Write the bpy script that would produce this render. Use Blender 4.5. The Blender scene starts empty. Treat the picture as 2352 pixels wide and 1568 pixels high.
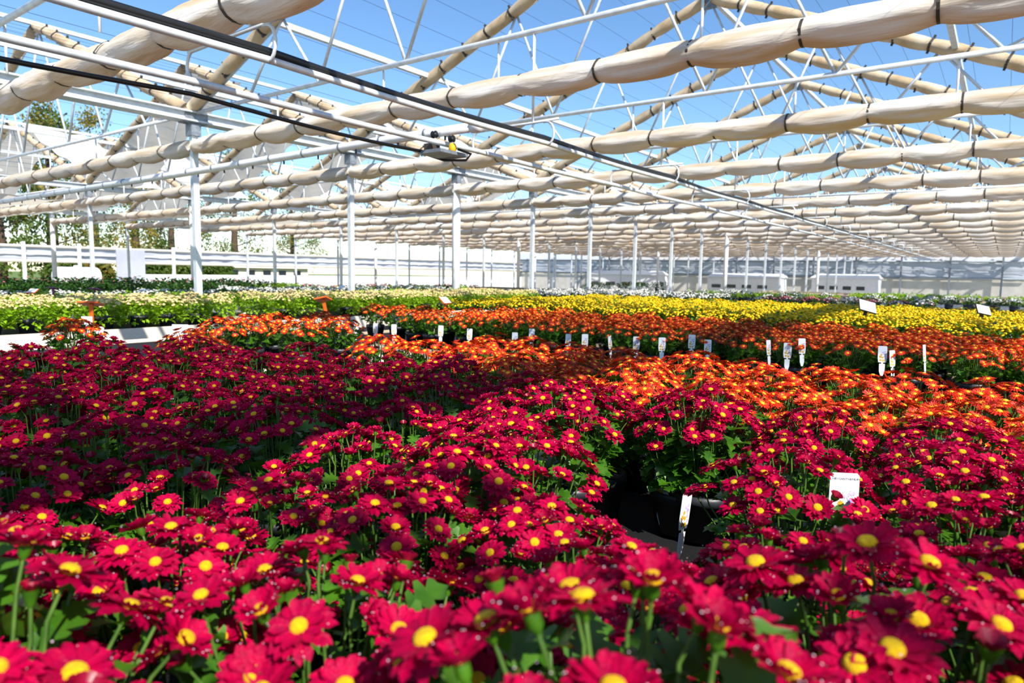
import bpy, math, random
import numpy as np
from mathutils import Vector, Matrix, Euler
random.seed(7)
SC = bpy.context.scene
COL = SC.collection
R = math.radians
PI = math.pi

# ------------------------------------------------------------------ camera
CZ = 1.30                                   # camera height above the floor
FPX = 1534.0
cam_d = bpy.data.cameras.new('camera')
cam_d.sensor_width = 36.0
cam_d.lens = FPX / 2352.0 * 36.0
cam_d.clip_start = 0.02
cam_d.clip_end = 400
cam_d.dof.use_dof = True
cam_d.dof.focus_distance = 1.75
cam_d.dof.aperture_fstop = 6.0
cam = bpy.data.objects.new('camera', cam_d)
COL.objects.link(cam)
yaw, pit, rol = R(36.274), R(5.889), R(0.9625)
# columns of the world->camera matrix (x right, y down, z forward)
Rz = Matrix(((math.cos(rol), -math.sin(rol), 0), (math.sin(rol), math.cos(rol), 0), (0, 0, 1)))
Rx = Matrix(((1, 0, 0), (0, math.cos(pit), -math.sin(pit)), (0, math.sin(pit), math.cos(pit))))
W = Matrix(((math.cos(yaw), math.sin(yaw), 0), (0, 0, -1), (-math.sin(yaw), math.cos(yaw), 0)))
M3 = Rz @ Rx @ W
rows = [Vector(M3[0]), Vector(M3[1]), Vector(M3[2])]
cam_m = Matrix((rows[0], -rows[1], -rows[2])).transposed().to_4x4()
cam_m.translation = (0, 0, CZ)
cam.matrix_world = cam_m
SC.camera = cam


def ray(px, py):
    return M3.transposed() @ Vector(((px - 1176) / FPX, (py - 784) / FPX, 1))


def at_z(px, py, z):
    d = ray(px, py)
    return d * ((z - CZ) / d.z) + Vector((0, 0, CZ))


def at_y(px, py, y):
    d = ray(px, py)
    return d * (y / d.y) + Vector((0, 0, CZ))


def at_x(px, py, x):
    d = ray(px, py)
    return d * (x / d.x) + Vector((0, 0, CZ))


def depth(p):
    return rows[2].dot(Vector(p) - Vector((0, 0, CZ)))


def pix(p):
    c = M3 @ (Vector(p) - Vector((0, 0, CZ)))
    if c.z < 0.05:
        return (-9999, -9999)
    return (1176 + FPX * c.x / c.z, 784 + FPX * c.y / c.z)


def in_view(p, m=120):
    a, b = pix(p)
    return -m < a < 2352 + m and -m < b < 1568 + m


# ------------------------------------------------------------------ sky, sun, exposure
SUN = Vector((0.70, -0.30, 0.65)).normalized()
world = bpy.data.worlds.new('sky')
SC.world = world
world.use_nodes = True
nt = world.node_tree
nt.nodes.clear()
sky = nt.nodes.new('ShaderNodeTexSky')
sky.sky_type = 'NISHITA'
sky.sun_disc = False
sky.sun_elevation = math.asin(SUN.z)
sky.sun_rotation = math.atan2(SUN.x, SUN.y)
sky.altitude = 200
sky.air_density = 1.0
sky.dust_density = 0.15
sky.ozone_density = 3.5
bg = nt.nodes.new('ShaderNodeBackground')
bg.inputs['Strength'].default_value = 0.138
wo = nt.nodes.new('ShaderNodeOutputWorld')
hsv = nt.nodes.new('ShaderNodeHueSaturation')
hsv.inputs['Saturation'].default_value = 1.12
nt.links.new(sky.outputs[0], hsv.inputs['Color'])
nt.links.new(hsv.outputs[0], bg.inputs[0])
nt.links.new(bg.outputs[0], wo.inputs[0])
sun_d = bpy.data.lights.new('sun', 'SUN')
sun_d.energy = 5.6
sun_d.angle = R(0.6)
sun_d.color = (1.0, 0.95, 0.87)
sun = bpy.data.objects.new('sun', sun_d)
COL.objects.link(sun)
sun.rotation_euler = SUN.to_track_quat('Z', 'Y').to_euler()
vs = SC.view_settings
vs.view_transform = 'Standard'
vs.look = 'None'
vs.exposure = 0.55
vs.gamma = 1.0
vs.use_curve_mapping = False


cy = SC.cycles
cy.max_bounces = 5
cy.diffuse_bounces = 3
cy.glossy_bounces = 2
cy.transmission_bounces = 4
cy.transparent_max_bounces = 6
cy.caustics_reflective = False
cy.caustics_refractive = False
cy.use_adaptive_sampling = True
cy.adaptive_threshold = 0.04
cy.use_denoising = True

# ------------------------------------------------------------------ materials
def lin(c):
    return tuple(((x / 255) / 12.92 if x / 255 <= 0.04045 else ((x / 255 + 0.055) / 1.055) ** 2.4) for x in c)


def mat(name, rgb, rough=0.6, var=0.12, scale=40.0, rgb2=None, trans=0.0, spec=0.4, metal=0.0, bump=0.0, bscale=None, objvar=0.0, trgb=None, stretch=None, holes=0.0):
    m = bpy.data.materials.new(name)
    m.use_nodes = True
    t = m.node_tree
    n = t.nodes
    L = t.links
    b = n['Principled BSDF']
    out = n['Material Output']
    tc = n.new('ShaderNodeTexCoord')
    no = n.new('ShaderNodeTexNoise')
    no.inputs['Scale'].default_value = scale
    no.inputs['Detail'].default_value = 4
    src = tc.outputs['Object']
    if stretch:
        mp = n.new('ShaderNodeMapping')
        mp.inputs['Scale'].default_value = stretch
        L.new(src, mp.inputs[0])
        src = mp.outputs[0]
    L.new(src, no.inputs['Vector'])
    rp = n.new('ShaderNodeValToRGB')
    c1 = lin(rgb)
    c2 = lin(rgb2) if rgb2 else tuple(x * (1 - 2 * var) for x in c1)
    rp.color_ramp.elements[0].position = 0.32
    rp.color_ramp.elements[1].position = 0.68
    rp.color_ramp.elements[0].color = (*c2, 1)
    rp.color_ramp.elements[1].color = (*c1, 1)
    L.new(no.outputs[0], rp.inputs[0])
    col = rp.outputs[0]
    if objvar:
        oi = n.new('ShaderNodeObjectInfo')
        hs = n.new('ShaderNodeHueSaturation')
        mr = n.new('ShaderNodeMapRange')
        mr.inputs[3].default_value = 1 - objvar
        mr.inputs[4].default_value = 1 + objvar
        L.new(oi.outputs['Random'], mr.inputs[0])
        L.new(mr.outputs[0], hs.inputs['Value'])
        L.new(col, hs.inputs['Color'])
        col = hs.outputs[0]
    L.new(col, b.inputs['Base Color'])
    b.inputs['Roughness'].default_value = rough
    b.inputs['Metallic'].default_value = metal
    b.inputs['Specular IOR Level'].default_value = spec
    if bump:
        bp = n.new('ShaderNodeBump')
        bp.inputs['Strength'].default_value = bump
        bp.inputs['Distance'].default_value = 0.01
        nb = n.new('ShaderNodeTexNoise')
        nb.inputs['Scale'].default_value = bscale or scale * 3
        L.new(src, nb.inputs['Vector'])
        L.new(nb.outputs[0], bp.inputs['Height'])
        L.new(bp.outputs[0], b.inputs['Normal'])
    if trans:
        tr = n.new('ShaderNodeBsdfTranslucent')
        if trgb:
            tr.inputs[0].default_value = (*lin(trgb), 1)
        else:
            L.new(col, tr.inputs[0])
        mx = n.new('ShaderNodeMixShader')
        mx.inputs[0].default_value = trans
        L.new(b.outputs[0], mx.inputs[1])
        L.new(tr.outputs[0], mx.inputs[2])
        L.new(mx.outputs[0], out.inputs[0])
        if holes:
            tp = n.new('ShaderNodeBsdfTransparent')
            m2_ = n.new('ShaderNodeMixShader')
            m2_.inputs[0].default_value = holes
            L.new(mx.outputs[0], m2_.inputs[1])
            L.new(tp.outputs[0], m2_.inputs[2])
            L.new(m2_.outputs[0], out.inputs[0])
    return m


MT = {
    'petal_red': mat('crimson_petal', (186, 0, 62), 0.48, rgb2=(140, 0, 52), scale=160, trans=0.22, spec=0.1, bump=0.25, bscale=500, objvar=0.14, trgb=(216, 0, 76)),
    'petal_bud': mat('crimson_bud', (150, 2, 45), 0.4, var=0.15, scale=200, trans=0.1, objvar=0.1),
    'disc': mat('yellow_disc', (250, 214, 6), 0.6, rgb2=(236, 178, 0), scale=500, trans=0.1, bump=0.6, bscale=1500),
    'dew': mat('dew_drop', (255, 230, 240), 0.06, var=0.02, spec=1.0, trans=0.35),
    'petal_orange': mat('orange_petal', (222, 58, 22), 0.45, rgb2=(192, 26, 20), scale=120, trans=0.22, objvar=0.2, trgb=(240, 70, 16)),
    'orange_in': mat('orange_inner_petal', (246, 128, 26), 0.5, rgb2=(232, 84, 24), scale=300, trans=0.2),
    'disc_or': mat('gold_disc', (255, 196, 20), 0.6, rgb2=(245, 150, 10), scale=500),
    'petal_yellow': mat('yellow_petal', (255, 228, 16), 0.5, rgb2=(254, 208, 0), scale=60, trans=0.28, objvar=0.06),
    'petal_cream': mat('cream_petal', (252, 234, 170), 0.55, rgb2=(250, 214, 150), scale=50, trans=0.2),
    'petal_white': mat('white_petal', (248, 246, 238), 0.55, var=0.05, scale=50, trans=0.2),
    'petal_pink': mat('pink_petal', (235, 120, 140), 0.55, var=0.1, scale=50, trans=0.2),
    'leaf': mat('mum_leaf', (74, 122, 24), 0.38, rgb2=(44, 90, 18), scale=45, trans=0.28, spec=0.5, objvar=0.15, trgb=(110, 165, 20)),
    'leaf_light': mat('bright_leaf', (152, 190, 36), 0.42, rgb2=(106, 150, 24), scale=30, trans=0.3, objvar=0.1, trgb=(170, 205, 30)),
    'leaf_dark': mat('deep_leaf', (52, 92, 24), 0.45, rgb2=(34, 66, 18), scale=30, trans=0.22, objvar=0.1),
    'stem': mat('green_stem', (84, 118, 44), 0.5, rgb2=(60, 92, 32), scale=60),
    'pot': mat('grey_plastic_pot', (50, 52, 58), 0.42, var=0.08, scale=20, spec=0.4),
    'soil': mat('potting_soil', (44, 32, 24), 0.95, var=0.3, scale=120),
    'tray': mat('black_bench_mat', (17, 17, 19), 0.75, var=0.2, scale=60),
    'wood': mat('weathered_pale_wood', (206, 190, 165), 0.75, rgb2=(172, 152, 124), scale=9, stretch=(14, 14, 90), bump=0.15),
    'wood_w': mat('sun_bleached_board', (232, 224, 208), 0.75, rgb2=(205, 192, 170), scale=9, stretch=(14, 4, 60), bump=0.12),
    'galv': mat('galvanised_steel', (222, 228, 232), 0.42, rgb2=(196, 204, 210), scale=14, metal=0.2, spec=0.5),
    'galv_d': mat('dull_galvanised_steel', (150, 158, 166), 0.5, rgb2=(118, 127, 136), scale=18, metal=0.5),
    'white': mat('white_painted_metal', (244, 245, 246), 0.4, rgb2=(226, 229, 232), scale=10),
    'cloth': mat('cream_shade_cloth', (247, 245, 240), 0.9, rgb2=(216, 196, 166), scale=2.6, trans=0.30, spec=0.1, bump=0.5, bscale=14, stretch=(0.45, 4.0, 4.0), trgb=(214, 184, 142)),
    'cloth_r': mat('tan_roof_cloth', (226, 210, 182), 0.9, rgb2=(190, 164, 128), scale=4, trans=0.22, spec=0.1, bump=0.3, bscale=40, trgb=(214, 178, 122)),
    'sheet': mat('white_woven_sheet', (236, 234, 228), 0.85, rgb2=(214, 210, 202), scale=2.5, trans=0.4, spec=0.1, trgb=(235, 228, 212)),
    'net': mat('added_shade_net', (236, 234, 228), 0.85, rgb2=(214, 210, 202), scale=2.5, trans=0.4, spec=0.1, trgb=(235, 228, 212), holes=0.38),  # see-through share softens the shade cast by the added overhead sheets
    'curtain': mat('grey_side_curtain', (206, 210, 220), 0.85, rgb2=(186, 190, 202), scale=0.8, trans=0.3, spec=0.1),
    'strap': mat('dark_strap', (66, 60, 54), 0.6, var=0.1),
    'black': mat('black_rubber_hose', (22, 26, 30), 0.4, var=0.1, spec=0.5),
    'wire': mat('roof_wire', (70, 84, 110), 0.5, var=0.1, metal=0.4),
    'concrete': mat('pale_gravel_floor', (176, 172, 166), 0.9, rgb2=(138, 133, 126), scale=9, bump=0.3, bscale=60),
    'tag': mat('white_plastic_tag', (246, 247, 248), 0.35, var=0.02, trans=0.12),
    'ink': mat('grey_print', (120, 122, 128), 0.6, var=0.02),
    'tag_y': mat('printed_yellow_flower', (238, 184, 40), 0.4, rgb2=(150, 120, 30), scale=90),
    'tag_p': mat('printed_purple_flower', (150, 120, 190), 0.4, rgb2=(226, 222, 232), scale=110),
    'orange_sign': mat('orange_plastic', (238, 104, 24), 0.4, var=0.06, trans=0.15),
    'purple_sign': mat('purple_plastic', (110, 44, 100), 0.4, var=0.06),
    'teal': mat('green_plastic', (30, 150, 90), 0.4, var=0.06),
    'tank': mat('white_plastic_tank', (248, 250, 250), 0.35, var=0.02),
    'glass': mat('dark_window_glass', (40, 48, 54), 0.12, var=0.1, spec=0.8),
    'house': mat('cream_house_wall', (224, 212, 196), 0.8, var=0.05, scale=3),
    'roofing': mat('grey_roofing', (150, 140, 134), 0.8, var=0.1, scale=4),
    'bark': mat('tree_bark', (88, 72, 56), 0.9, var=0.2, scale=6),
    'tree_leaf': mat('tree_leaf_green', (92, 112, 34), 0.55, rgb2=(62, 86, 24), scale=0.9, trans=0.25),
    'tree_leaf_y': mat('tree_leaf_autumn', (146, 126, 44), 0.55, rgb2=(104, 104, 34), scale=0.9, trans=0.25),
    'fruit': mat('terracotta', (190, 110, 70), 0.7, var=0.1),
    'grass': mat('rough_grass', (110, 132, 60), 0.9, rgb2=(84, 104, 44), scale=2),
}


# ------------------------------------------------------------------ mesh helpers
class MB:
    def __init__(s):
        s.v = []
        s.f = []
        s.m = []
        s.mats = []

    def mi(s, key):
        if key not in s.mats:
            s.mats.append(key)
        return s.mats.index(key)

    def add(s, verts, faces, key, tf=None):
        o = len(s.v)
        if tf is None:
            s.v += [tuple(p) for p in verts]
        else:
            s.v += [tuple(tf @ Vector(p)) for p in verts]
        k = s.mi(key)
        for f in faces:
            s.f.append(tuple(i + o for i in f))
            s.m.append(k)

    def box(s, a, b, key, tf=None):
        (x0, y0, z0), (x1, y1, z1) = a, b
        v = [(x0, y0, z0), (x1, y0, z0), (x1, y1, z0), (x0, y1, z0), (x0, y0, z1), (x1, y0, z1), (x1, y1, z1), (x0, y1, z1)]
        f = [(0, 3, 2, 1), (4, 5, 6, 7), (0, 1, 5, 4), (1, 2, 6, 5), (2, 3, 7, 6), (3, 0, 4, 7)]
        s.add(v, f, key, tf)

    def tube(s, pts, r, key, n=8, cap=True, r2=None):
        pts = [Vector(p) for p in pts]
        vs_, fs = [], []
        N = len(pts)
        ref = None
        for i, p in enumerate(pts):
            d = (pts[min(i + 1, N - 1)] - pts[max(i - 1, 0)]).normalized()
            if ref is None:
                ref = Vector((0, 0, 1)) if abs(d.z) < 0.9 else Vector((1, 0, 0))
            a = (ref - d * ref.dot(d)).normalized()
            b = d.cross(a)
            ref = a
            rr = r if r2 is None else r + (r2 - r) * i / max(1, N - 1)
            for j in range(n):
                t = 2 * PI * j / n
                vs_.append(p + a * math.cos(t) * rr + b * math.sin(t) * rr)
        for i in range(N - 1):
            for j in range(n):
                k = (j + 1) % n
                fs.append((i * n + j, i * n + k, (i + 1) * n + k, (i + 1) * n + j))
        if cap:
            fs.append(tuple(reversed(range(n))))
            fs.append(tuple((N - 1) * n + j for j in range(n)))
        s.add(vs_, fs, key)

    def lathe(s, prof, key, n=16, tf=None, cap0=True, cap1=True):
        vs_, fs = [], []
        for (r, z) in prof:
            for j in range(n):
                t = 2 * PI * j / n
                vs_.append((r * math.cos(t), r * math.sin(t), z))
        for i in range(len(prof) - 1):
            for j in range(n):
                k = (j + 1) % n
                fs.append((i * n + j, i * n + k, (i + 1) * n + k, (i + 1) * n + j))
        if cap0:
            fs.append(tuple(reversed(range(n))))
        if cap1:
            fs.append(tuple((len(prof) - 1) * n + j for j in range(n)))
        s.add(vs_, fs, key, tf)

    def mesh(s, name, smooth=True):
        me = bpy.data.meshes.new(name)
        me.from_pydata(s.v, [], s.f)
        for k in s.mats:
            me.materials.append(MT[k])
        me.polygons.foreach_set('material_index', s.m)
        if smooth:
            me.polygons.foreach_set('use_smooth', [True] * len(s.f))
        me.update()
        return me


def obj(name, me, parent=None, loc=None, rot=None, scale=None, mtx=None):
    o = bpy.data.objects.new(name, me)
    COL.objects.link(o)
    if parent is not None:
        o.parent = parent
    if mtx is not None:
        l, q, sc_ = mtx.decompose()
        o.location = l
        o.rotation_euler = q.to_euler()
        o.scale = sc_
    if loc is not None:
        o.location = loc
    if rot is not None:
        o.rotation_euler = rot
    if scale is not None:
        o.scale = (scale, scale, scale) if isinstance(scale, (int, float)) else scale
    return o


def tag(o, label, cat, group=None, kind=None):
    o['label'] = label
    o['category'] = cat
    if group:
        o['group'] = group
    if kind:
        o['kind'] = kind
    return o


def thing(name, label, cat, loc=(0, 0, 0), rotz=0.0, group=None, scale=None, kind=None):
    o = obj(name, None, None, loc, (0, 0, rotz), scale)
    o.empty_display_size = 0.05
    return tag(o, label, cat, group, kind)


ORD = ('first second third fourth fifth sixth seventh eighth ninth tenth eleventh twelfth thirteenth fourteenth fifteenth sixteenth seventeenth eighteenth '
       'nineteenth twentieth twenty-first twenty-second twenty-third twenty-fourth twenty-fifth twenty-sixth twenty-seventh twenty-eighth twenty-ninth thirtieth '
       'thirty-first thirty-second thirty-third thirty-fourth thirty-fifth thirty-sixth thirty-seventh thirty-eighth thirty-ninth fortieth').split()


def boxmesh(name, a, b, key, smooth=False):
    m = MB()
    m.box(a, b, key)
    return m.mesh(name, smooth)


# ------------------------------------------------------------------ layout numbers
BAY = 2.44                    # truss spacing along y
S0 = 1.813 * BAY              # y of truss 0
X0 = -8.13                    # gutter row beside the middle house
SPAN = 9.16
XR = X0 + SPAN / 2            # ridge
ZG = CZ + 1.75                # gutter underside
ZC = CZ + 1.86                # truss bottom chord
ZRI = CZ + 3.75               # ridge
ZB = CZ + 1.47                # centre of the shade rolls
KEND = 18
YEND = S0 + KEND * BAY + 0.8


def yk(k):
    return S0 + k * BAY


HOUSE = {0: 'middle', 1: 'second', 2: 'third'}

# ------------------------------------------------------------------ ground and walls
g = MB()
g.box((-34.6, -8, -0.1), (14, YEND + 0.2, 0), 'concrete')
o = obj('floor', g.mesh('floor', False))
tag(o, 'pale gravel floor of the greenhouse under the benches', 'floor', kind='structure')
g = MB()
g.box((-160, -60, -0.3), (-34.6, 160, -0.1), 'grass')
g.box((-34.6, YEND + 0.2, -0.3), (60, 160, -0.1), 'grass')
o = obj('ground', g.mesh('ground', False))
tag(o, 'rough grass beyond the greenhouse side wall', 'ground', kind='structure')


def curtain_wall(name, p0, p1, z0, z1, nseg, label, amp=0.04, key='curtain'):
    p0, p1 = Vector(p0), Vector(p1)
    d = p1 - p0
    nrm = Vector((-d.y, d.x, 0)).normalized()
    m = MB()
    vs_, fs = [], []
    nz = 6
    for i in range(nseg + 1):
        for j in range(nz + 1):
            p = p0 + d * (i / nseg)
            w = amp * (math.sin(j * 2.1 + i * 0.35) + 0.6 * math.sin(i * 1.7))
            vs_.append((p.x + nrm.x * w, p.y + nrm.y * w, z0 + (z1 - z0) * j / nz))
    for i in range(nseg):
        for j in range(nz):
            a = i * (nz + 1) + j
            fs.append((a, a + nz + 1, a + nz + 2, a + 1))
    m.add(vs_, fs, key)
    o_ = obj(name, m.mesh(name))
    tag(o_, label, 'wall', kind='structure')
    return o_


# end wall: grey fabric band with rails and posts
ew = curtain_wall('wall_end', (-35.5, YEND, 0), (1.03, YEND, 0), CZ + 0.12, CZ + 1.08, 120, 'grey fabric end wall hung from a steel rail at the far end')
for zz, rr in ((CZ + 1.12, 0.06), (CZ + 0.6, 0.02), (CZ + 0.1, 0.05)):
    m = MB()
    m.tube([(-35.5, YEND - 0.1, zz), (1.03, YEND - 0.1, zz)], rr, 'galv_d', 8)
    obj('wall_rail', m.mesh('wall_rail'), ew)
m = MB()
m.box((-35.5, YEND + 0.05, 0.0), (1.03, YEND + 0.12, CZ + 0.1), 'sheet')
obj('wall_base_panel', m.mesh('wall_base_panel', False), ew)
m = MB()
m.box((-35.5, YEND + 0.05, CZ + 1.15), (1.03, YEND + 0.1, CZ + 1.75), 'white')
obj('wall_top_panel', m.mesh('wall_top_panel', False), ew)
pm = MB()
pm.box((-0.05, -0.05, 0), (0.05, 0.05, ZG), 'galv_d')
pme = pm.mesh('wall_post', False)
for i in range(14):
    obj('wall_post', pme, ew, (-34 + i * 2.6, YEND - 0.22, 0))
# side wall: pale fabric band above open side, far left
XS = X0 - 3 * SPAN + 0.5
sw = curtain_wall('wall_side', (XS, -2, 0), (XS, YEND, 0), CZ + 0.18, CZ + 0.78, 160, 'pale fabric side wall rolled up above the open side')
for zz, rr in ((CZ + 0.82, 0.06), (CZ + 0.48, 0.04), (CZ + 0.16, 0.07)):
    m = MB()
    m.tube([(XS + 0.1, -2, zz), (XS + 0.1, YEND, zz)], rr, 'white' if rr < 0.06 else 'sheet', 8)
    obj('wall_rail', m.mesh('side_rail'), sw)
m = MB()
m.box((XS - 0.06, -2, 0), (XS, 8.0, 0.9), 'white')
m2 = MB()
m2.box((XS - 0.06, 15, 0), (XS, YEND, 0.9), 'white')
obj('wall_base_panel', m.mesh('side_base', False), sw)
obj('wall_base_panel', m2.mesh('side_base2', False), sw)

# ------------------------------------------------------------------ columns
cm_ = MB()
cm_.box((-0.036, -0.036, 0), (0.036, 0.036, ZG), 'galv')
col_sq = cm_.mesh('square_post', False)
cm_ = MB()
cm_.box((-0.07, -0.06, ZG - 0.16), (0.07, 0.06, ZG - 0.02), 'galv_d')
cm_.box((-0.05, -0.09, ZG - 0.02), (0.05, 0.09, ZG + 0.01), 'galv_d')
col_br = cm_.mesh('post_bracket', False)
cm_ = MB()
cm_.lathe([(0.075, 0), (0.075, ZG - 0.45), (0.06, ZG - 0.38), (0.06, ZG)], 'white', 16)
col_rd = cm_.mesh('round_pipe')
cm_ = MB()
cm_.box((-0.12, -0.12, 0), (0.12, 0.12, 0.03), 'galv_d')
col_ft = cm_.mesh('foot_plate', False)
ROWW = {0: 'gutter row between the middle and second houses', 1: 'second gutter row', 2: 'third gutter row', -1: 'gutter row at the house edge'}
for r_ in (-1, 0, 1, 2):
    x = X0 - r_ * SPAN
    for k in range(-1, KEND + 1):
        if r_ == -1 and k < 12:
            continue
        p = (x, yk(k), 1.0)
        if not in_view(p, 60):
            continue
        rd = k % 6 == 2
        t = thing('round_column' if rd else 'square_column',
                  ('thick white round drain column, ' if rd else 'slim galvanised square column, ') + ORD[k + 1] + ' in the ' + ROWW[r_], 'column', (x, yk(k), 0), 0,
                  'greenhouse columns', kind='structure')
        obj('post', col_rd if rd else col_sq, t)
        obj('bracket', col_br, t)
        obj('foot_plate', col_ft, t)

# ------------------------------------------------------------------ gutters
for r_ in (-1, 0, 1, 2):
    x = X0 - r_ * SPAN
    m = MB()
    pr = [(-0.11, 0.0), (-0.07, 0.0), (-0.07, 0.0), (0.07, 0.0), (0.11, 0.0), (0.11, 0.02), (0.075, 0.02), (0.075, 0.1), (0.13, 0.1), (0.13, 0.118), (-0.13, 0.118), (-0.13, 0.1), (-0.075, 0.1), (-0.075, 0.02), (-0.11, 0.02)]
    ya, yb = -6.0, YEND
    vs_ = [(a, ya, ZG + b) for a, b in pr] + [(a, yb, ZG + b) for a, b in pr]
    n = len(pr)
    m.add(vs_, [(i, (i + 1) % n, n + (i + 1) % n, n + i) for i in range(n)], 'galv')
    o = obj('gutter_beam', m.mesh('gutter_beam', False))
    tag(o, 'long galvanised gutter beam carried by the ' + ROWW[r_], 'gutter', 'gutter beams', 'structure')
    if r_ in (0, 1):
        jm = boxmesh('gutter_joint', (-0.1, -0.14, ZG - 0.012), (0.1, 0.14, ZG + 0.125), 'galv_d')
        for k in range(-1, KEND):
            obj('joint_sleeve', jm, o, (x, yk(k), 0), scale=(0.9, 1, 1))
    for v in o.data.vertices:
        v.co.x += x

# ------------------------------------------------------------------ roof trusses


def rz_at(dx):            # rafter height at distance dx from the ridge
    return ZRI + (ZC - ZRI) * abs(dx) / (SPAN / 2)


RAF = [-SPAN / 2, 0.0, SPAN / 2]
CH = [-3.4, -2.15, -0.93, 0.93, 2.15, 3.4]            # chord nodes
RN = [-3.95, -2.75, -1.5, 0.0, 1.5, 2.75, 3.95]       # rafter nodes


def truss_parts():
    P = []
    for s_ in (-1, 1):
        m = MB()
        m.tube([(s_ * SPAN / 2, 0, ZC - 0.02), (0, 0, ZRI)], 0.028, 'galv', 8)
        P.append(('rafter', m.mesh('rafter')))
    m = MB()
    m.tube([(-SPAN / 2, 0, ZC), (SPAN / 2, 0, ZC)], 0.024, 'galv', 8)
    P.append(('bottom_chord', m.mesh('bottom_chord')))
    for i, c in enumerate(CH):
        for q in (RN[i], RN[i + 1]):
            if i == 2 and q == RN[3] or i == 3 and q == RN[3] or True:
                m = MB()
                m.tube([(c, 0, ZC), (q, 0, rz_at(q))], 0.0165, 'galv', 6)
                P.append(('strut', m.mesh('strut')))
    for h in (-2.9, -1.25, 0.1, 1.8, 3.1):
        m = MB()
        m.tube([(h, 0.03, ZC), (h, 0.03, ZB + 0.02)], 0.010, 'white', 6)
        P.append(('hanger_rod', m.mesh('hanger_rod')))
    m = MB()
    m.box((-0.09, -0.03, ZRI - 0.1), (0.09, 0.03, ZRI + 0.05), 'galv_d')
    P.append(('ridge_plate', m.mesh('ridge_plate', False)))
    return P


TP = truss_parts()
tm = MB()
for nme, me in TP:
    o_ = len(tm.v)
    key = 'white' if nme == 'hanger_rod' else 'galv'
    tm.add([v.co for v in me.vertices], [tuple(p.vertices) for p in me.polygons], key)
truss_one = tm.mesh('truss_frame')
for h in (-1, 0, 1, 2):
    for k in range(-2, KEND + 1):
        x = XR - h * SPAN
        if h == -1 and k > 4:
            continue
        if h >= 1 and k < -1:
            continue
        where = {-1: 'house behind the camera side', 0: 'middle house', 1: 'second house', 2: 'third house'}[h]
        lab = 'galvanised roof truss of thin tubes, ' + ORD[k + 2] + ' along the ' + where
        if h == 0 and -1 <= k <= 6:
            t = thing('roof_truss', lab, 'truss', (x, yk(k), 0), 0, 'roof trusses', kind='structure')
            for nme, me in TP:
                obj(nme, me, t)
        else:
            o = obj('roof_truss', truss_one, None, (x, yk(k), 0))
            tag(o, lab, 'truss', 'roof trusses', 'structure')

# purlins and roof wires along y
for h in (0, 1, 2):
    where = {0: 'middle house', 1: 'second house', 2: 'third house'}[h]
    x = XR - h * SPAN
    for dx, nm in ((-2.9, 'lower left slope'), (2.9, 'lower right slope'), (0, 'ridge')):
        m = MB()
        zz = rz_at(dx) + 0.05
        m.box((x + dx - 0.03, -6, zz - 0.03), (x + dx + 0.03, YEND, zz + 0.03), 'galv')
        o = obj('purlin', m.mesh('purlin', False))
        tag(o, 'straight steel purlin on the ' + nm + ' of the ' + where, 'purlin', 'purlins', 'structure')
    m = MB()
    for i in range(1, 12):
        for s_ in (-1, 1):
            dx = s_ * i * 0.38
            m.tube([(x + dx, -5, rz_at(dx) + 0.1), (x + dx, YEND, rz_at(dx) + 0.1)], 0.0022, 'wire', 4, False)
    o = obj('roof_wire', m.mesh('roof_wire'))
    tag(o, 'thin parallel support wires stretched over the trusses of the ' + where, 'wire', kind='stuff')

# ------------------------------------------------------------------ cloth rolls


def roll_mesh(name, L, nsp, ry, rz, sag, key, seed, seg=8, n=14, wr=0.12):
    rnd = random.Random(seed)
    m = MB()
    vs_, fs = [], []
    N = nsp * seg
    ph = [[rnd.uniform(0, 6.28) for _ in range(8)] for _ in range(nsp + 1)]
    sg = [rnd.uniform(0.6, 1.4) for _ in range(nsp)]
    for i in range(N + 1):
        u = i / N * nsp
        s_ = min(int(u), nsp - 1)
        w = u - s_
        bell = math.sin(PI * w)
        P = ph[s_]
        for j in range(n):
            t = 2 * PI * j / n
            rr = 0.88 + 0.12 * min(1, bell * 1.7)
            # swagged folds that start at the straps and hang lowest at mid span
            fold = math.sin(4 * t + P[0] + 2.2 * bell) * 0.30 + abs(math.sin(3.5 * t + P[1] - 2.0 * bell)) * 0.5 - 0.3 + abs(math.sin(5.5 * t + P[4] + 2.5 * bell + w)) * 0.3 - 0.15 + math.sin(2 * t + P[2] + 3 * w) * 0.2
            rr += wr * (0.35 + 0.65 * bell) * fold
            y = math.cos(t) * ry * rr
            z = math.sin(t) * rz * rr
            if z > 0:
                y *= 1 - 0.45 * (z / rz)
                z *= 1.12
            else:
                z *= 1 + 0.22 * bell
                z -= sag * bell * sg[s_]
            y += 0.012 * math.sin(u * 2.3 + ph[0][3])
            vs_.append((L * i / N, y, z))
    for i in range(N):
        for j in range(n):
            k = (j + 1) % n
            fs.append((i * n + j, i * n + k, (i + 1) * n + k, (i + 1) * n + j))
    fs.append(tuple(range(n)))
    fs.append(tuple(N * n + j for j in reversed(range(n))))
    m.add(vs_, fs, key)
    return m.mesh(name)


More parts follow.
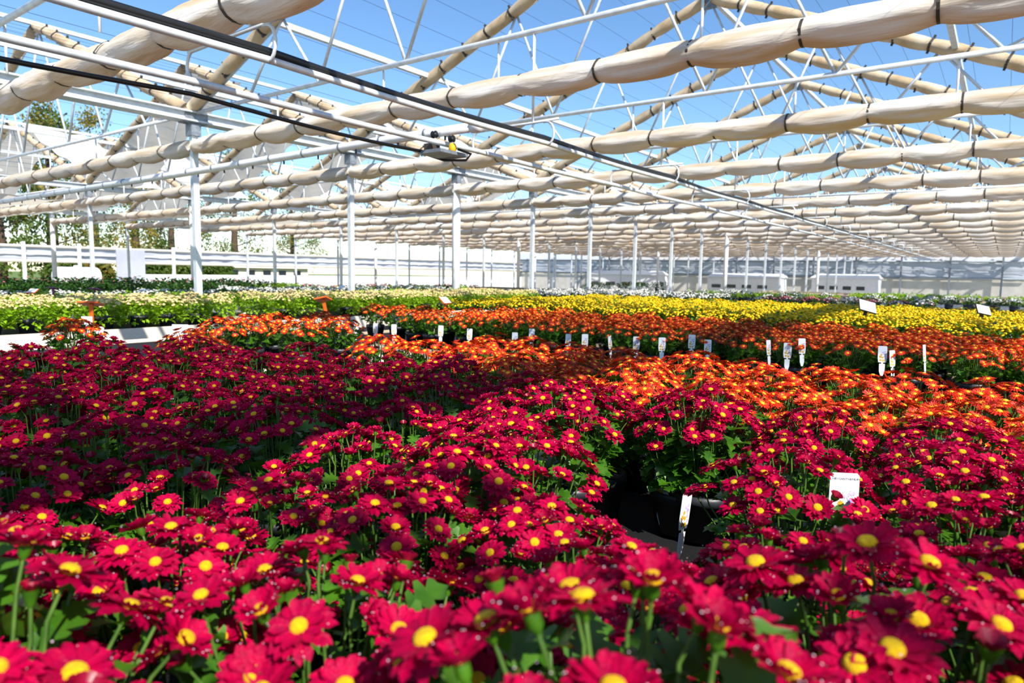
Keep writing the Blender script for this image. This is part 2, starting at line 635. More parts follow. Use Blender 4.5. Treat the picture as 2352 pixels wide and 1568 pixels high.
def strap_mesh(name, ry, rz, w=0.012, tab=False):
    m = MB()
    n = 14
    vs_, fs = [], []
    for x_, q in ((-w, 0.88), (-w, 0.915), (w, 0.915), (w, 0.88)):
        for j in range(n):
            t = 2 * PI * j / n
            cy_, cz_ = math.cos(t) * (ry * q + 0.004), math.sin(t) * (rz * q + 0.004)
            if cz_ > 0:
                cy_ *= 1 - 0.45 * (cz_ / rz)
                cz_ *= 1.12
            vs_.append((x_, cy_, cz_))
    for i in range(3):
        for j in range(n):
            k = (j + 1) % n
            fs.append((i * n + j, i * n + k, (i + 1) * n + k, (i + 1) * n + j))
    m.add(vs_, fs, 'strap')
    if tab:
        m.box((-0.012, -0.012, rz * 0.8), (0.012, 0.012, rz * 0.8 + 0.05), 'strap')
        m.box((-0.012, -0.03, -rz * 0.8 - 0.04), (0.012, -0.01, -rz * 0.8), 'strap')
    return m.mesh(name, False)


NSP = 13
RY, RZ_ = 0.10, 0.085
rolls = [roll_mesh('shade_roll_%d' % i, SPAN - 0.06, NSP, RY, RZ_, 0.018, 'cloth', 40 + i, seg=14, n=36, wr=0.22) for i in range(4)]
rolls_lo = [roll_mesh('shade_roll_far_%d' % i, SPAN - 0.06, NSP, RY, RZ_, 0.018, 'cloth', 60 + i, seg=4, n=10, wr=0.06) for i in range(3)]
strap1 = strap_mesh('strap', RY, RZ_, 0.009)
ms = MB()
for i in range(1, NSP):
    ms.add([(v.co.x + i * (SPAN - 0.06) / NSP, v.co.y, v.co.z) for v in strap1.vertices], [tuple(p.vertices) for p in strap1.polygons], 'strap')
strap_all = ms.mesh('straps', False)
where_h = {-1: 'east house', 0: 'middle house', 1: 'second house', 2: 'third house'}
for h in (-1, 0, 1, 2):
    for k in range(-2, KEND + 1):
        if h == -1 and k > 6:
            continue
        if h >= 1 and k < 0:
            continue
        if k == -2:
            continue
        x = X0 - h * SPAN + 0.03
        zc = ZB - (0.17 if k == -1 else 0)
        near = h == 0 and -1 <= k <= 5
        t = thing('shade_cloth_roll', 'cream shade cloth roll strapped under the ' + ORD[k + 2] + ' truss of the ' + where_h[h], 'shade cloth', (x, yk(k), zc), 0, 'rolled shade cloths under the trusses')
        obj('cloth_roll', rolls[k % 4] if near else rolls_lo[k % 3], t)
        if near:
            for i in range(1, NSP):
                obj('strap', strap1, t, (i * (SPAN - 0.06) / NSP, 0, 0))
        else:
            s_ = obj('straps', strap_all, t)
            s_['kind'] = 'stuff'
        m_ = None
# support tube above each roll of the middle house
tubm = MB()
tubm.tube([(0, 0.02, 0.085), (SPAN, 0.02, 0.085)], 0.009, 'galv', 6)
tubme = tubm.mesh('shade_support_tube')
for h in (0, 1):
    for k in range(-1, 12):
        o = obj('shade_support_tube', tubme, None, (X0 - h * SPAN, yk(k), ZB - (0.17 if k == -1 else 0)))
        tag(o, 'thin steel tube carrying the shade roll at the ' + ORD[k + 2] + ' truss of the ' + where_h[h], 'tube', 'shade support tubes', 'structure')

# roof cloth bundles on the rafters
RL = math.hypot(SPAN / 2, ZRI - ZC)
ang = math.atan2(ZRI - ZC, SPAN / 2)
rr_ = [roll_mesh('rafter_roll_%d' % i, RL - 0.15, 12, 0.075, 0.07, 0.0, 'cloth_r', 80 + i, seg=4, n=10, wr=0.07) for i in range(3)]
clip = strap_mesh('clip', 0.075, 0.07, 0.014, True)
ms = MB()
for i in range(1, 12):
    ms.add([(v.co.x + i * (RL - 0.15) / 12, v.co.y, v.co.z) for v in clip.vertices], [tuple(p.vertices) for p in clip.polygons], 'strap')
clip_all = ms.mesh('clips', False)
for h in (0, 1, 2):
    for k in range(-1, KEND + 1):
        for s_ in (-1, 1):
            x = XR - h * SPAN
            if h > 0 and s_ == 1 and k > 10:
                continue
            M_ = Matrix.Translation((x + s_ * SPAN / 2, yk(k) - 0.05, ZC + 0.03)) @ Matrix.Rotation(0 if s_ < 0 else PI, 4, 'Z') @ Matrix.Rotation(-ang, 4, 'Y')
            t = thing('roof_cloth_bundle', 'tan roof cloth bunched along the ' + ('left' if s_ < 0 else 'right') + ' rafter of the ' + ORD[k + 2] + ' truss, ' + where_h[h], 'roof cloth', group='bunched roof cloths')
            l, q, _ = M_.decompose()
            t.location = l
            t.rotation_euler = q.to_euler()
            obj('cloth_bundle', rr_[k % 3], t, (0.08, 0, 0))
            if h == 0 and k <= 5:
                for i in range(1, 12):
                    obj('clip', clip, t, (0.08 + i * (RL - 0.15) / 12, 0, 0))
            else:
                c_ = obj('clips', clip_all, t, (0.08, 0, 0))
                c_['kind'] = 'stuff'


# drawn sheets of roof cloth in the houses to the west
def sheet_mesh(L, w, seed, key='sheet', amp=0.03):
    rnd = random.Random(seed)
    m = MB()
    vs_, fs = [], []
    a, b = 24, 5
    p1, p2 = rnd.uniform(0, 6), rnd.uniform(0, 6)
    for i in range(a + 1):
        for j in range(b + 1):
            vs_.append((L * i / a, w * j / b, amp * (math.sin(i * 1.1 + j + p1) + math.sin(j * 1.9 + p2 + i * 0.4)) - 0.06 * math.sin(PI * j / b)))
    for i in range(a):
        for j in range(b):
            q = i * (b + 1) + j
            fs.append((q, q + b + 1, q + b + 2, q + 1))
    m.add(vs_, fs, key)
    return m.mesh('drawn_sheet')


sheets = [sheet_mesh(RL - 0.2, w, i) for i, w in enumerate((0.7, 1.1, 1.6))]
rnd = random.Random(3)
cnt = {}
for h in (1, 2):
    for k in range(0, KEND):
        for s_ in (-1, 1):
            if h == 1 and k in (0, 1, 4) and s_ == 1:
                continue
            if rnd.random() < (0.25 if h == 1 else 0.1):
                continue
            x = XR - h * SPAN
            M_ = Matrix.Translation((x + s_ * SPAN / 2, yk(k) + 0.1, ZC + 0.1)) @ Matrix.Rotation(0 if s_ < 0 else PI, 4, 'Z') @ Matrix.Rotation(-ang, 4, 'Y')
            if s_ > 0:
                M_ = M_ @ Matrix.Scale(-1, 4, (0, 1, 0))
            o = obj('drawn_or_added_sheet', sheets[rnd.randrange(3)], None, mtx=M_)
            tag(o, 'white woven sheet partly drawn over the ' + ('left' if s_ < 0 else 'right') + ' slope, ' + ORD[k + 1] + ' bay of the ' + where_h[h], 'roof sheet', 'drawn roof sheets')
added_shade_sp = [(XR + SPAN / 2, 0.05, 1.3, -0.95, 1.6, 'right slope above the near red bench', 0), (XR + SPAN / 2, 0.05, 1.0, 2.3, 1.15, 'right slope above the aisle', 0),
            (XR + SPAN / 2, 0.05, 2.6, 2.2, 1.15, 'left slope of the house beside the camera', 1)]
for (xg, off, ln, ya, wd, lb, east) in added_shade_sp:  # unseen overhead sheets, added to cast shade on the flower beds
    me = sheet_mesh(ln, wd, 50 + int(ya * 3), 'net')
    M_ = Matrix.Translation((xg, ya, ZC + 0.1)) @ (Matrix() if east else Matrix.Rotation(PI, 4, 'Z')) @ Matrix.Rotation(-ang, 4, 'Y') @ Matrix.Translation((off, 0, 0))
    if not east:
        M_ = M_ @ Matrix.Scale(-1, 4, (0, 1, 0))
    o = obj('drawn_or_added_sheet', me, None, mtx=M_)
    tag(o, 'white woven sheet added for shade over the ' + lb, 'roof sheet', 'drawn roof sheets')
# flat drawn shade curtains low in the roof (horizontal) far down the houses
flat = [sheet_mesh(SPAN - 0.2, w, 20 + i, 'sheet', 0.02) for i, w in enumerate((1.0, 1.5, 2.1))]
for h in (0, 1, 2):
    for k in range(0, KEND):
        if h == 0 and k not in (6, 12, 14, 16):
            continue
        if h == 1 and k not in (3, 5, 6, 7, 8, 10, 11, 13, 15):
            continue
        if h == 2 and k > 9:
            continue
        o = obj('drawn_shade_curtain', flat[(k + h) % 3], None, (X0 - h * SPAN + 0.1, yk(k) + 0.1, ZB + 0.06))
        tag(o, 'flat pale shade curtain drawn partway across the ' + ORD[k + 2] + ' bay of the ' + where_h[h], 'shade curtain', 'drawn shade curtains')

# ------------------------------------------------------------------ irrigation rails, hoses and boom
ZRA = CZ + 1.0
XA, XB = -2.94, -3.62


def sag_path(x, y0, y1, z, step=0.4, amp=0.012):
    pts = []
    y = y0
    while y <= y1:
        u = ((y - S0) / BAY) % 1
        pts.append((x, y, z - amp * math.sin(PI * u)))
        y += step
    return pts


t = thing('boom_rail', 'long grey boom rail with a thick black hose, nearer of the two hanging pipes', 'rail', (XA, 0, 0), group='hanging boom rails')
m = MB()
m.tube([(0, y_, z_) for _, y_, z_ in sag_path(0, -4, YEND - 4, ZRA)], 0.019, 'galv', 8)
obj('rail_pipe', m.mesh('rail_pipe'), t)
m = MB()
m.tube([(-0.012 + 0.006 * math.sin(y_ * 2.1), y_, z_ + 0.004 * math.sin(y_ * 1.3)) for _, y_, z_ in sag_path(0, -4, 30, ZRA + 0.042, 0.3, 0.018)], 0.021, 'black', 8)
obj('hose', m.mesh('hose'), t)
t = thing('boom_rail', 'long grey boom rail with a slack black hose ending at the trolley', 'rail', (XB, 0, 0), group='hanging boom rails')
m = MB()
m.tube([(0, y_, z_) for _, y_, z_ in sag_path(0, -4, YEND - 4, ZRA)], 0.021, 'galv', 8)
obj('rail_pipe', m.mesh('rail_pipe'), t)
m = MB()
m.tube([(-0.12 + 0.05 * math.sin(y_ * 0.7), y_, z_) for _, y_, z_ in sag_path(0, -4, 4.0, ZRA - 0.05, 0.25, 0.04)], 0.013, 'black', 8)
obj('hose', m.mesh('hose_b'), t)

hm = MB()
hm.tube([(0, 0, ZC), (0, 0, ZRA + 0.17)], 0.0105, 'white', 8)
hrod = hm.mesh('hanger_rod')
hm = MB()
a_ = [(0.0, 0, ZRA + 0.16)]
hm.tube([(XB - XA - 0.13 + 0.22, 0, ZRA + 0.16), (0.24, 0, ZRA + 0.175)], 0.011, 'galv', 8)
harm = hm.mesh('hanger_arm')


def hook_mesh(s_):
    q = MB()
    pts = [(0, 0, ZRA + 0.165)]
    for i in range(9):
        a = PI / 2 - i / 8 * (PI * 0.95)
        pts.append((s_ * (0.03 + 0.07 * math.cos(a)), 0, ZRA + 0.075 + 0.09 * math.sin(a)))
    q.tube(pts, 0.009, 'galv', 8)
    return q.mesh('hook')


hk1, hk2 = hook_mesh(1), hook_mesh(-1)
for k in range(-1, 12):
    t = thing('rail_hanger', 'white rod hanger with curved steel hooks holding the boom rails at the ' + ORD[k + 2] + ' truss', 'hanger', (XA - 0.14, yk(k), 0), group='boom rail hangers')
    obj('rod', hrod, t)
    obj('cross_arm', harm, t)
    obj('hook', hk1, t, (0.1, 0, 0))
    obj('hook', hk2, t, (XB - XA + 0.14 - 0.0 + 0.03, 0, 0))

# white spray boom across the house
YB_ = 3.98
ZBO = CZ + 1.02
t = thing('spray_boom', 'long white spray boom pipe hung crosswise under the rails', 'pipe', (0, YB_, ZBO))
m = MB()
m.tube([(-3.28, 0, 0.065), (-3.9, 0, 0.065), (-7.5, 0, 0.03), (-15.2, 0, -0.02)], 0.037, 'white', 14)
obj('boom_pipe', m.mesh('boom_pipe'), t)
m = MB()
m.tube([(-3.23, 0, 0.065), (-3.33, 0, 0.065)], 0.046, 'white', 14)
obj('end_cap', m.mesh('end_cap'), t)
bm_ = MB()
bm_.tube([(-0.012, 0, 0), (0.012, 0, 0)], 0.041, 'galv_d', 12)
bme = bm_.mesh('boom_clamp')
nz = MB()
nz.tube([(0, 0, -0.03), (0, 0, -0.07)], 0.008, 'black', 6)
nze = nz.mesh('nozzle')
for i in range(22):
    x = -3.8 - i * 0.52
    z = 0.065 - (abs(x) - 3.9) * 0.0075
    obj('clamp', bme, t, (x, 0, z))
    obj('nozzle', nze, t, (x + 0.2, 0, z))
t = thing('boom_trolley', 'small wheeled trolley with brass valve where the white boom meets the rails', 'trolley', (XB, YB_, ZRA))
m = MB()
m.box((-0.12, -0.16, -0.10), (0.12, 0.16, -0.075), 'galv_d')
obj('base_plate', m.mesh('trolley_plate', False), t)
for dy in (-0.1, 0.1):
    m = MB()
    m.lathe([(0.03, -0.015), (0.02, -0.006), (0.02, 0.006), (0.03, 0.015)], 'black', 12, Matrix.Translation((0, dy, 0.045)) @ Matrix.Rotation(PI / 2, 4, 'Y'))
    obj('wheel', m.mesh('trolley_wheel'), t)
m = MB()
m.box((-0.16, -0.05, -0.09), (-0.08, 0.05, 0.0), 'strap')
obj('motor_box', m.mesh('motor_box', False), t)
m = MB()
m.lathe([(0.02, 0), (0.03, 0.02), (0.03, 0.05), (0.02, 0.07)], 'disc_or', 10, Matrix.Translation((0.08, 0.02, -0.08)))
obj('brass_valve', m.mesh('brass_valve'), t)
m = MB()
m.tube([(0.1, 0.06, -0.05), (0.2, 0.1, -0.09), (0.1, 0.16, -0.12), (-0.1, 0.12, -0.11), (-0.2, 0.02, -0.07)], 0.01, 'black', 8)
obj('hose_loop', m.mesh('hose_loop'), t)

# ------------------------------------------------------------------ benches
ZT = CZ - 0.58                # bench top
ZA = CZ - 0.65                # top of the two near benches


def bench(x0, x1, y0, y1, label, ztop=ZT, wood='wood', edge=0.13, legs=True, top='tray'):
    t = thing('bench', label, 'bench', ((x0 + x1) / 2, (y0 + y1) / 2, 0), group='growing benches')
    hx, hy = (x1 - x0) / 2, (y1 - y0) / 2
    m = MB()
    m.box((-hx + 0.03, -hy + 0.03, ztop - 0.035), (hx - 0.03, hy - 0.03, ztop - 0.012), top)
    obj('bench_top', m.mesh('bench_top', False), t)
    zb = ztop - edge
    for nm, a, b in (('edge_board', (-hx, -hy, zb), (hx, -hy + 0.028, ztop + 0.012)), ('edge_board', (-hx, hy - 0.028, zb), (hx, hy, ztop + 0.012)),
                     ('edge_board', (-hx, -hy + 0.03, zb), (-hx + 0.028, hy - 0.03, ztop + 0.012)), ('edge_board', (hx - 0.028, -hy + 0.03, zb), (hx, hy - 0.03, ztop + 0.012))):
        m = MB()
        m.box(a, b, wood)
        obj(nm, m.mesh('edge_board', False), t)
    if legs:
        lm = boxmesh('bench_leg', (-0.03, -0.03, 0), (0.03, 0.03, zb + 0.02), 'galv_d')
        nx = max(2, int(2 * hx / 1.6) + 1)
        ny = max(2, int(2 * hy / 1.6) + 1)
        for i in range(nx):
            for j in range(ny):
                if i in (0, nx - 1) or j in (0, ny - 1):
                    obj('leg', lm, t, (-hx + 0.1 + (2 * hx - 0.2) * i / (nx - 1), -hy + 0.1 + (2 * hy - 0.2) * j / (ny - 1), 0))
    return t


bench(-3.2, 1.4, -0.75, 0.62, 'wood-edged bench under the nearest rows of red flowers', ZA)
bench(-3.2, 1.4, 0.64, 2.86, 'wood-edged bench shared by red and orange flowers', ZA)
bench(-5.45, -3.45, 1.1, 3.46, 'narrow bench with scattered orange plants before the cream flowers', wood='wood_w')
bench(-4.75, 1.4, 3.52, 4.80, 'long bench behind the aisle with tagged orange plants')
bench(-4.65, 1.4, 4.82, 6.9, 'bench under the front half of the yellow flowers')
bench(-4.5, 1.4, 6.94, 8.1, 'bench under the rear half of the yellow flowers')
bench(-7.95, -6.42, 0.2, 4.05, 'pale board bench of cream plants nearest the aisle', wood='wood_w')
bench(-7.95, -6.42, 4.4, 9.7, 'pale board bench of cream plants further down the row', wood='wood_w')

# ------------------------------------------------------------------ flowers


def petal(m, L, w, key, az, lift, curl, z0, r0, nl=4, nw=2, tw=0.0, drop=None):
    """one rounded petal growing outward along azimuth az"""
    vs_, fs = [], []
    ca, sa = math.cos(az), math.sin(az)
    for i in range(nl + 1):
        u = i / nl
        ww = w * (0.45, 0.72, 0.95, 1.0, 0.52)[round(u * 4)]
        x = r0 + L * u * math.cos(lift)
        z = z0 + L * (u * math.sin(lift) + curl * u * u)
        for j in range(nw + 1):
            v = (j / nw - 0.5) * ww
            zz = z + abs(j / nw - 0.5) * w * 0.35 + v * tw
            xx = x - (0.10 * L if (i == nl and j != nw / 2) else 0)
            vs_.append((xx * ca - v * sa, xx * sa + v * ca, zz))
    for i in range(nl):
        for j in range(nw):
            a = i * (nw + 1) + j
            fs.append((a, a + nw + 1, a + nw + 2, a + 1))
    m.add(vs_, fs, key)


def drop(m, p, r):
    vs_ = [(r, 0, 0), (-r, 0, 0), (0, r, 0), (0, -r, 0), (0, 0, r * 0.8), (0, 0, -r * 0.3)]
    fs = [(0, 2, 4), (2, 1, 4), (1, 3, 4), (3, 0, 4), (2, 0, 5), (1, 2, 5), (3, 1, 5), (0, 3, 5)]
    m.add([(a + p[0], b + p[1], c + p[2]) for a, b, c in vs_], fs, 'dew')


def daisy(seed, Rf=0.027, cup=0.12, key='petal_red', n1=18, n2=12, nl=4, dew=9, disc=0.27, pull=1.0):
    rnd = random.Random(seed)
    m = MB()
    r0 = Rf * disc * 0.75
    for i in range(n1):
        petal(m, (Rf - r0) * rnd.uniform(0.9, 1.05) * pull, Rf * 0.30, key, 2 * PI * (i + rnd.uniform(-0.25, 0.25)) / n1, cup + rnd.uniform(-0.12, 0.12), rnd.uniform(-0.22, 0.02), 0.0, r0, nl, 2, rnd.uniform(-0.2, 0.2))
    for i in range(n2):
        petal(m, (Rf - r0) * rnd.uniform(0.7, 0.88) * pull, Rf * 0.28, key, 2 * PI * (i + 0.5 + rnd.uniform(-0.25, 0.25)) / n2, cup + 0.36 + rnd.uniform(-0.14, 0.14), rnd.uniform(-0.2, 0.02), 0.0012, r0 * 0.9, nl, 2, rnd.uniform(-0.2, 0.2))
    for i in range(dew):
        a = rnd.uniform(0, 6.28)
        q = rnd.uniform(0.45, 0.95) * Rf
        drop(m, (q * math.cos(a), q * math.sin(a), (q - r0) * math.tan(cup + 0.1) + 0.002), rnd.uniform(0.0004, 0.0009))
    # green underside cup
    m.lathe([(0.0015, -0.010), (0.004, -0.006), (r0 * 1.1, -0.0005)], 'leaf', 8, None, False, False)
    return m.mesh('daisy')


def disc_mesh(r, key='disc'):
    m = MB()
    m.lathe([(r, 0.0), (r * 1.02, 0.0018), (r * 0.85, 0.0040), (r * 0.5, 0.0052), (r * 0.12, 0.0048)], key, 14, None, False, True)
    return m.mesh('flower_disc')


def bud_mesh(seed, r=0.011):
    rnd = random.Random(seed)
    m = MB()
    for i in range(12):
        petal(m, r * 1.5, r * 0.8, 'petal_bud', 2 * PI * i / 12, 1.05 + rnd.uniform(-0.1, 0.1), -0.32, 0, r * 0.25, 3, 2)
    m.lathe([(0.002, -0.008), (r * 0.55, -0.003), (r * 0.7, 0.002)], 'leaf', 8, None, False, False)
    return m.mesh('bud')


RED = [daisy(1, 0.0250, 0.10), daisy(2, 0.0240, 0.0), daisy(3, 0.0245, 0.22), daisy(4, 0.0262, -0.08), daisy(5, 0.0220, 0.38), daisy(6, 0.0180, 0.62, n1=15, n2=10)]
RDISC = disc_mesh(0.0062)
BUDS = [bud_mesh(1, 0.009), bud_mesh(2, 0.0065)]


def lobed_leaf(m, L, key, tf, droop=0.25):
    out = [(0, 0.03), (0.14, 0.07), (0.22, 0.30), (0.30, 0.33), (0.35, 0.15), (0.46, 0.42), (0.55, 0.40), (0.60, 0.18), (0.74, 0.33), (0.82, 0.26), (0.85, 0.15), (1.0, 0.0)]
    mid = [(x, 0) for x, _ in out]
    vs_ = []
    for x, y in out:
        z = -droop * x * x
        vs_ += [(x * L, 0, z * L), (x * L, y * L, (z + y * 0.30) * L), (x * L, -y * L, (z + y * 0.30) * L)]
    fs = []
    for i in range(len(out) - 1):
        a = i * 3
        fs += [(a, a + 3, a + 4, a + 1), (a, a + 2, a + 5, a + 3)]
    m.add(vs_, fs, key, tf)


LEAFM = []
for i, (L_, dr) in enumerate(((0.044, 0.25), (0.038, 0.45), (0.047, 0.1))):
    m = MB()
    lobed_leaf(m, L_, 'leaf', Matrix(), dr)
    LEAFM.append(m.mesh('leaf'))

POT_H = 0.115


def pot_mesh(r=0.08, h=POT_H):
    m = MB()
    m.lathe([(r * 0.76, 0), (r * 0.96, h * 0.80), (r * 1.0, h * 0.80), (r * 1.02, h), (r * 0.93, h), (r * 0.92, h * 0.86), (0.001, h * 0.86)], 'pot', 20, None, True, False)
    return m.mesh('pot')


def soil_mesh(r=0.074, h=POT_H):
    m = MB()
    m.lathe([(r, h * 0.87), (r * 0.6, h * 0.9), (0.002, h * 0.9)], 'soil', 14, None, False, False)
    return m.mesh('soil')


POT, SOIL = pot_mesh(), soil_mesh()


def up_matrix(p, nrm, spin, s=1.0):
    q = Vector(nrm).to_track_quat('Z', 'Y')
    return Matrix.Translation(p) @ q.to_matrix().to_4x4() @ Matrix.Rotation(spin, 4, 'Z') @ Matrix.Scale(s, 4)


def skeleton(seed, nf, Rp, ztop, dome, nleaf, jit=0.014, lean=0.8):
    """flower transforms, leaf transforms and stems of one plant"""
    rnd = random.Random(seed)
    fl, lv = [], []
    for i in range(nf):
        rr = math.sqrt((i + 0.5) / nf)
        a = i * 2.39996 + rnd.uniform(-0.35, 0.35)
        rho = Rp * rr * rnd.uniform(0.92, 1.06)
        z = ztop - dome * rr ** 2.2 + rnd.uniform(-jit, jit * 0.8)
        p = Vector((rho * math.cos(a), rho * math.sin(a), z))
        n = Vector((math.cos(a) * rr * lean + rnd.uniform(-0.25, 0.25), math.sin(a) * rr * lean + rnd.uniform(-0.25, 0.25), 1.0)).normalized()
        fl.append((p, n, rnd.uniform(0, 6.28), rnd.uniform(0.88, 1.12), rnd.random()))
    for i in range(nleaf):
        a = rnd.uniform(0, 6.28)
        rr = math.sqrt(rnd.uniform(0.05, 1.0))
        zz = POT_H + 0.01 + (ztop - dome * rr ** 2 - 0.028 - POT_H - 0.01) * rnd.random() ** 0.7
        rho = Rp * (0.28 + 0.62 * rr) * (0.75 + 0.3 * (zz - POT_H) / (ztop - POT_H))
        lv.append(Matrix.Translation((rho * math.cos(a) * 0.82, rho * math.sin(a) * 0.82, zz)) @ Matrix.Rotation(a + rnd.uniform(-0.7, 0.7), 4, 'Z') @ Matrix.Rotation(rnd.uniform(-0.75, 0.45), 4, 'Y') @ Matrix.Rotation(rnd.uniform(-0.5, 0.5), 4, 'X') @ Matrix.Scale(rnd.uniform(0.7, 1.15), 4))
    st = MB()
    nb = 7
    base = [Vector((0.03 * math.cos(i * 0.9), 0.03 * math.sin(i * 0.9), POT_H * 0.88)) for i in range(nb)]
    for i, (p, n, _, _, _) in enumerate(fl):
        b = base[min(range(nb), key=lambda q: (base[q].xy.normalized() - p.xy.normalized()).length)]
        mid = Vector((b.x * 0.4 + p.x * 0.6, b.y * 0.4 + p.y * 0.6, b.z * 0.45 + p.z * 0.55))
        st.tube([b, mid, p - n * 0.03, p - n * 0.008], 0.0018, 'stem', 4, False, 0.0013)
    return fl, lv, st.mesh('stems')


def leaf_cluster(lv, key='leaf', L=0.043):
    m = MB()
    rnd = random.Random(len(lv))
    for M_ in lv:
        lobed_leaf(m, L * rnd.uniform(0.9, 1.1), key, M_, rnd.uniform(0.1, 0.45))
    return m.mesh('foliage')


RSK = []
for i in range(6):
    fl, lv, st = skeleton(100 + i, 50, 0.152, 0.352, 0.088, 210, 0.019, 0.6)
    RSK.append((fl, lv, st, leaf_cluster(lv)))


def red_plant(pos, rotz, sc_, var, label, group, leaves_single):
    fl, lv, st, fol = RSK[var]
    t = thing('red_chrysanthemum', label, 'potted flower', pos, rotz, group, sc_)
    obj('pot', POT, t)
    obj('stems', st, t)
    if leaves_single:
        for i, M_ in enumerate(lv):
            obj('leaf', LEAFM[i % 3], t, mtx=M_)
    else:
        f_ = obj('foliage', fol, t)
        f_['kind'] = 'stuff'
    for (p, n, sp, s_, q) in fl:
        M_ = up_matrix(p, n, sp, s_)
        if q > 0.90:
            obj('flower_bud', BUDS[int(q * 1000) % 2], t, mtx=M_)
            continue
        vi = min(5, int(q / 0.90 * 6))
        f_ = obj('flower', RED[vi], t, mtx=M_)
        obj('flower_disc', RDISC, f_, (0, 0, 0.0008), scale=(1, 1, 1) if vi < 5 else (0.7, 0.7, 0.8))
    return t


# --- red bed
rnd = random.Random(11)
holes = [(at_z(1470, 1150, CZ - 0.48), 0.19), (at_z(1500, 1265, CZ - 0.44), 0.13), (at_z(1945, 1175, CZ - 0.38), 0.10), (at_z(120, 1340, CZ - 0.44), 0.1), (at_z(1035, 1150, CZ - 0.47), 0.07), (at_z(1680, 1185, CZ - 0.47), 0.09), (at_z(1860, 1175, CZ - 0.47), 0.09), (at_z(1010, 1500, CZ - 0.45), 0.05), (at_z(640, 1160, CZ - 0.45), 0.05)]
redpos = []
rows_y = [-0.42 + 0.252 * i for i in range(9)]
for j, y in enumerate(rows_y):
    for i in range(16):
        x = -2.98 + 0.266 * i + (0.13 if j % 2 else 0) + rnd.uniform(-0.022, 0.022)
        yy = y + rnd.uniform(-0.02, 0.02)
        if (j == 8 and x < -2.3) or (j == 7 and x < -2.7) or (j == 6 and x < -2.75):
            continue
        if x > 0.95:
            continue
        p = Vector((x, yy, ZA))
        if math.hypot(x, yy) < 0.30:
            continue
        # only what the camera can see
        tops = [Vector((x + a, yy + b, ZA + c)) for a in (-0.17, 0, 0.17) for b in (-0.17, 0, 0.17) for c in (0.15, 0.36)]
        if not any(in_view(q, 160) for q in tops):
            continue
        for hc, hr in list(reversed(holes)) + [holes[1], holes[0]]:
            d = Vector((x - hc.x, yy - hc.y))
            if d.length < hr + 0.13:
                push = (hr + 0.13 - d.length)
                d.normalize()
                x += d.x * push
                yy += d.y * push
        redpos.append((j, x, yy))
byrow = {}
for j, x, y in sorted(redpos, key=lambda r: (r[0], r[1])):
    byrow.setdefault(j, []).append((x, y))
nrow = len(byrow)
for a, j in enumerate(sorted(byrow)):
    for i, (x, y) in enumerate(byrow[j]):
        near = depth((x, y, ZA + 0.3)) < 1.05
        red_plant((x, y, ZA), rnd.uniform(0, 6.28), rnd.uniform(0.93, 1.05) * (1.2 if depth((x, y, ZA + 0.3)) < 0.55 else 1.08 if depth((x, y, ZA + 0.3)) < 0.75 else 1.0), rnd.randrange(6),
                  'crimson daisy chrysanthemum, ' + ORD[i] + ' from the bench end in the ' + ORD[a] + ' row of red', 'red chrysanthemums on the near bench', near)

# --- orange plants
ORF = [daisy(20 + i, 0.0195, c, 'petal_orange', 15, 0, 2, 0, 0.34) for i, c in enumerate((0.05, 0.2, -0.08))]


def orange_flower(seed, cup, Rf=0.0195):
    rnd_ = random.Random(seed)
    m = MB()
    for i in range(15):
        petal(m, Rf * 0.76 * rnd_.uniform(0.88, 1.08), Rf * 0.31, 'petal_orange', 2 * PI * (i + rnd_.uniform(-0.25, 0.25)) / 15, cup + rnd_.uniform(-0.16, 0.16), -0.12, 0, Rf * 0.26, 2, 2)
    for i in range(10):
        petal(m, Rf * 0.36, Rf * 0.24, 'orange_in', 2 * PI * (i + 0.4) / 10, cup + 0.22, -0.1, 0.0012, Rf * 0.2, 1, 2)
    m.lathe([(Rf * 0.30, 0.0006), (Rf * 0.30, 0.0022), (Rf * 0.18, 0.0040), (Rf * 0.03, 0.0042)], 'disc_or', 9, None, False, True)
    return m


ORM = [orange_flower(30 + i, c) for i, c in enumerate((0.05, 0.25, -0.12, 0.45))]
ORME = [q.mesh('orange_flower') for q in ORM]
OSK = []
for i in range(5):
    fl, lv, st = skeleton(200 + i, 62, 0.142, 0.290, 0.075, 130, 0.019, 0.75)
    fol = leaf_cluster(lv, 'leaf', 0.045)
    bl = MB()
    for (p, n, sp, s_, q) in fl:
        src = ORM[int(q * 4) % 4]
        M_ = up_matrix(p, n, sp, s_)
        for ki, key in enumerate(src.mats):
            pass
        off = len(bl.v)
        bl.v += [tuple(M_ @ Vector(v)) for v in src.v]
        for f, mm in zip(src.f, src.m):
            bl.f.append(tuple(z + off for z in f))
            bl.m.append(bl.mi(src.mats[mm]))
    OSK.append((fl, lv, st, fol, bl.mesh('blossom')))


def orange_plant(pos, rotz, sc_, var, label, group, single):
    fl, lv, st, fol, bl = OSK[var]
    t = thing('orange_chrysanthemum', label, 'potted flower', pos, rotz, group, sc_)
    obj('pot', POT, t)
    obj('stems', st, t)
    f_ = obj('foliage', fol, t)
    f_['kind'] = 'stuff'
    if single:
        for (p, n, sp, s_, q) in fl:
            obj('flower', ORME[int(q * 4) % 4], t, mtx=up_matrix(p, n, sp, s_))
    else:
        b_ = obj('blossom', bl, t)
        b_['kind'] = 'stuff'
    return t


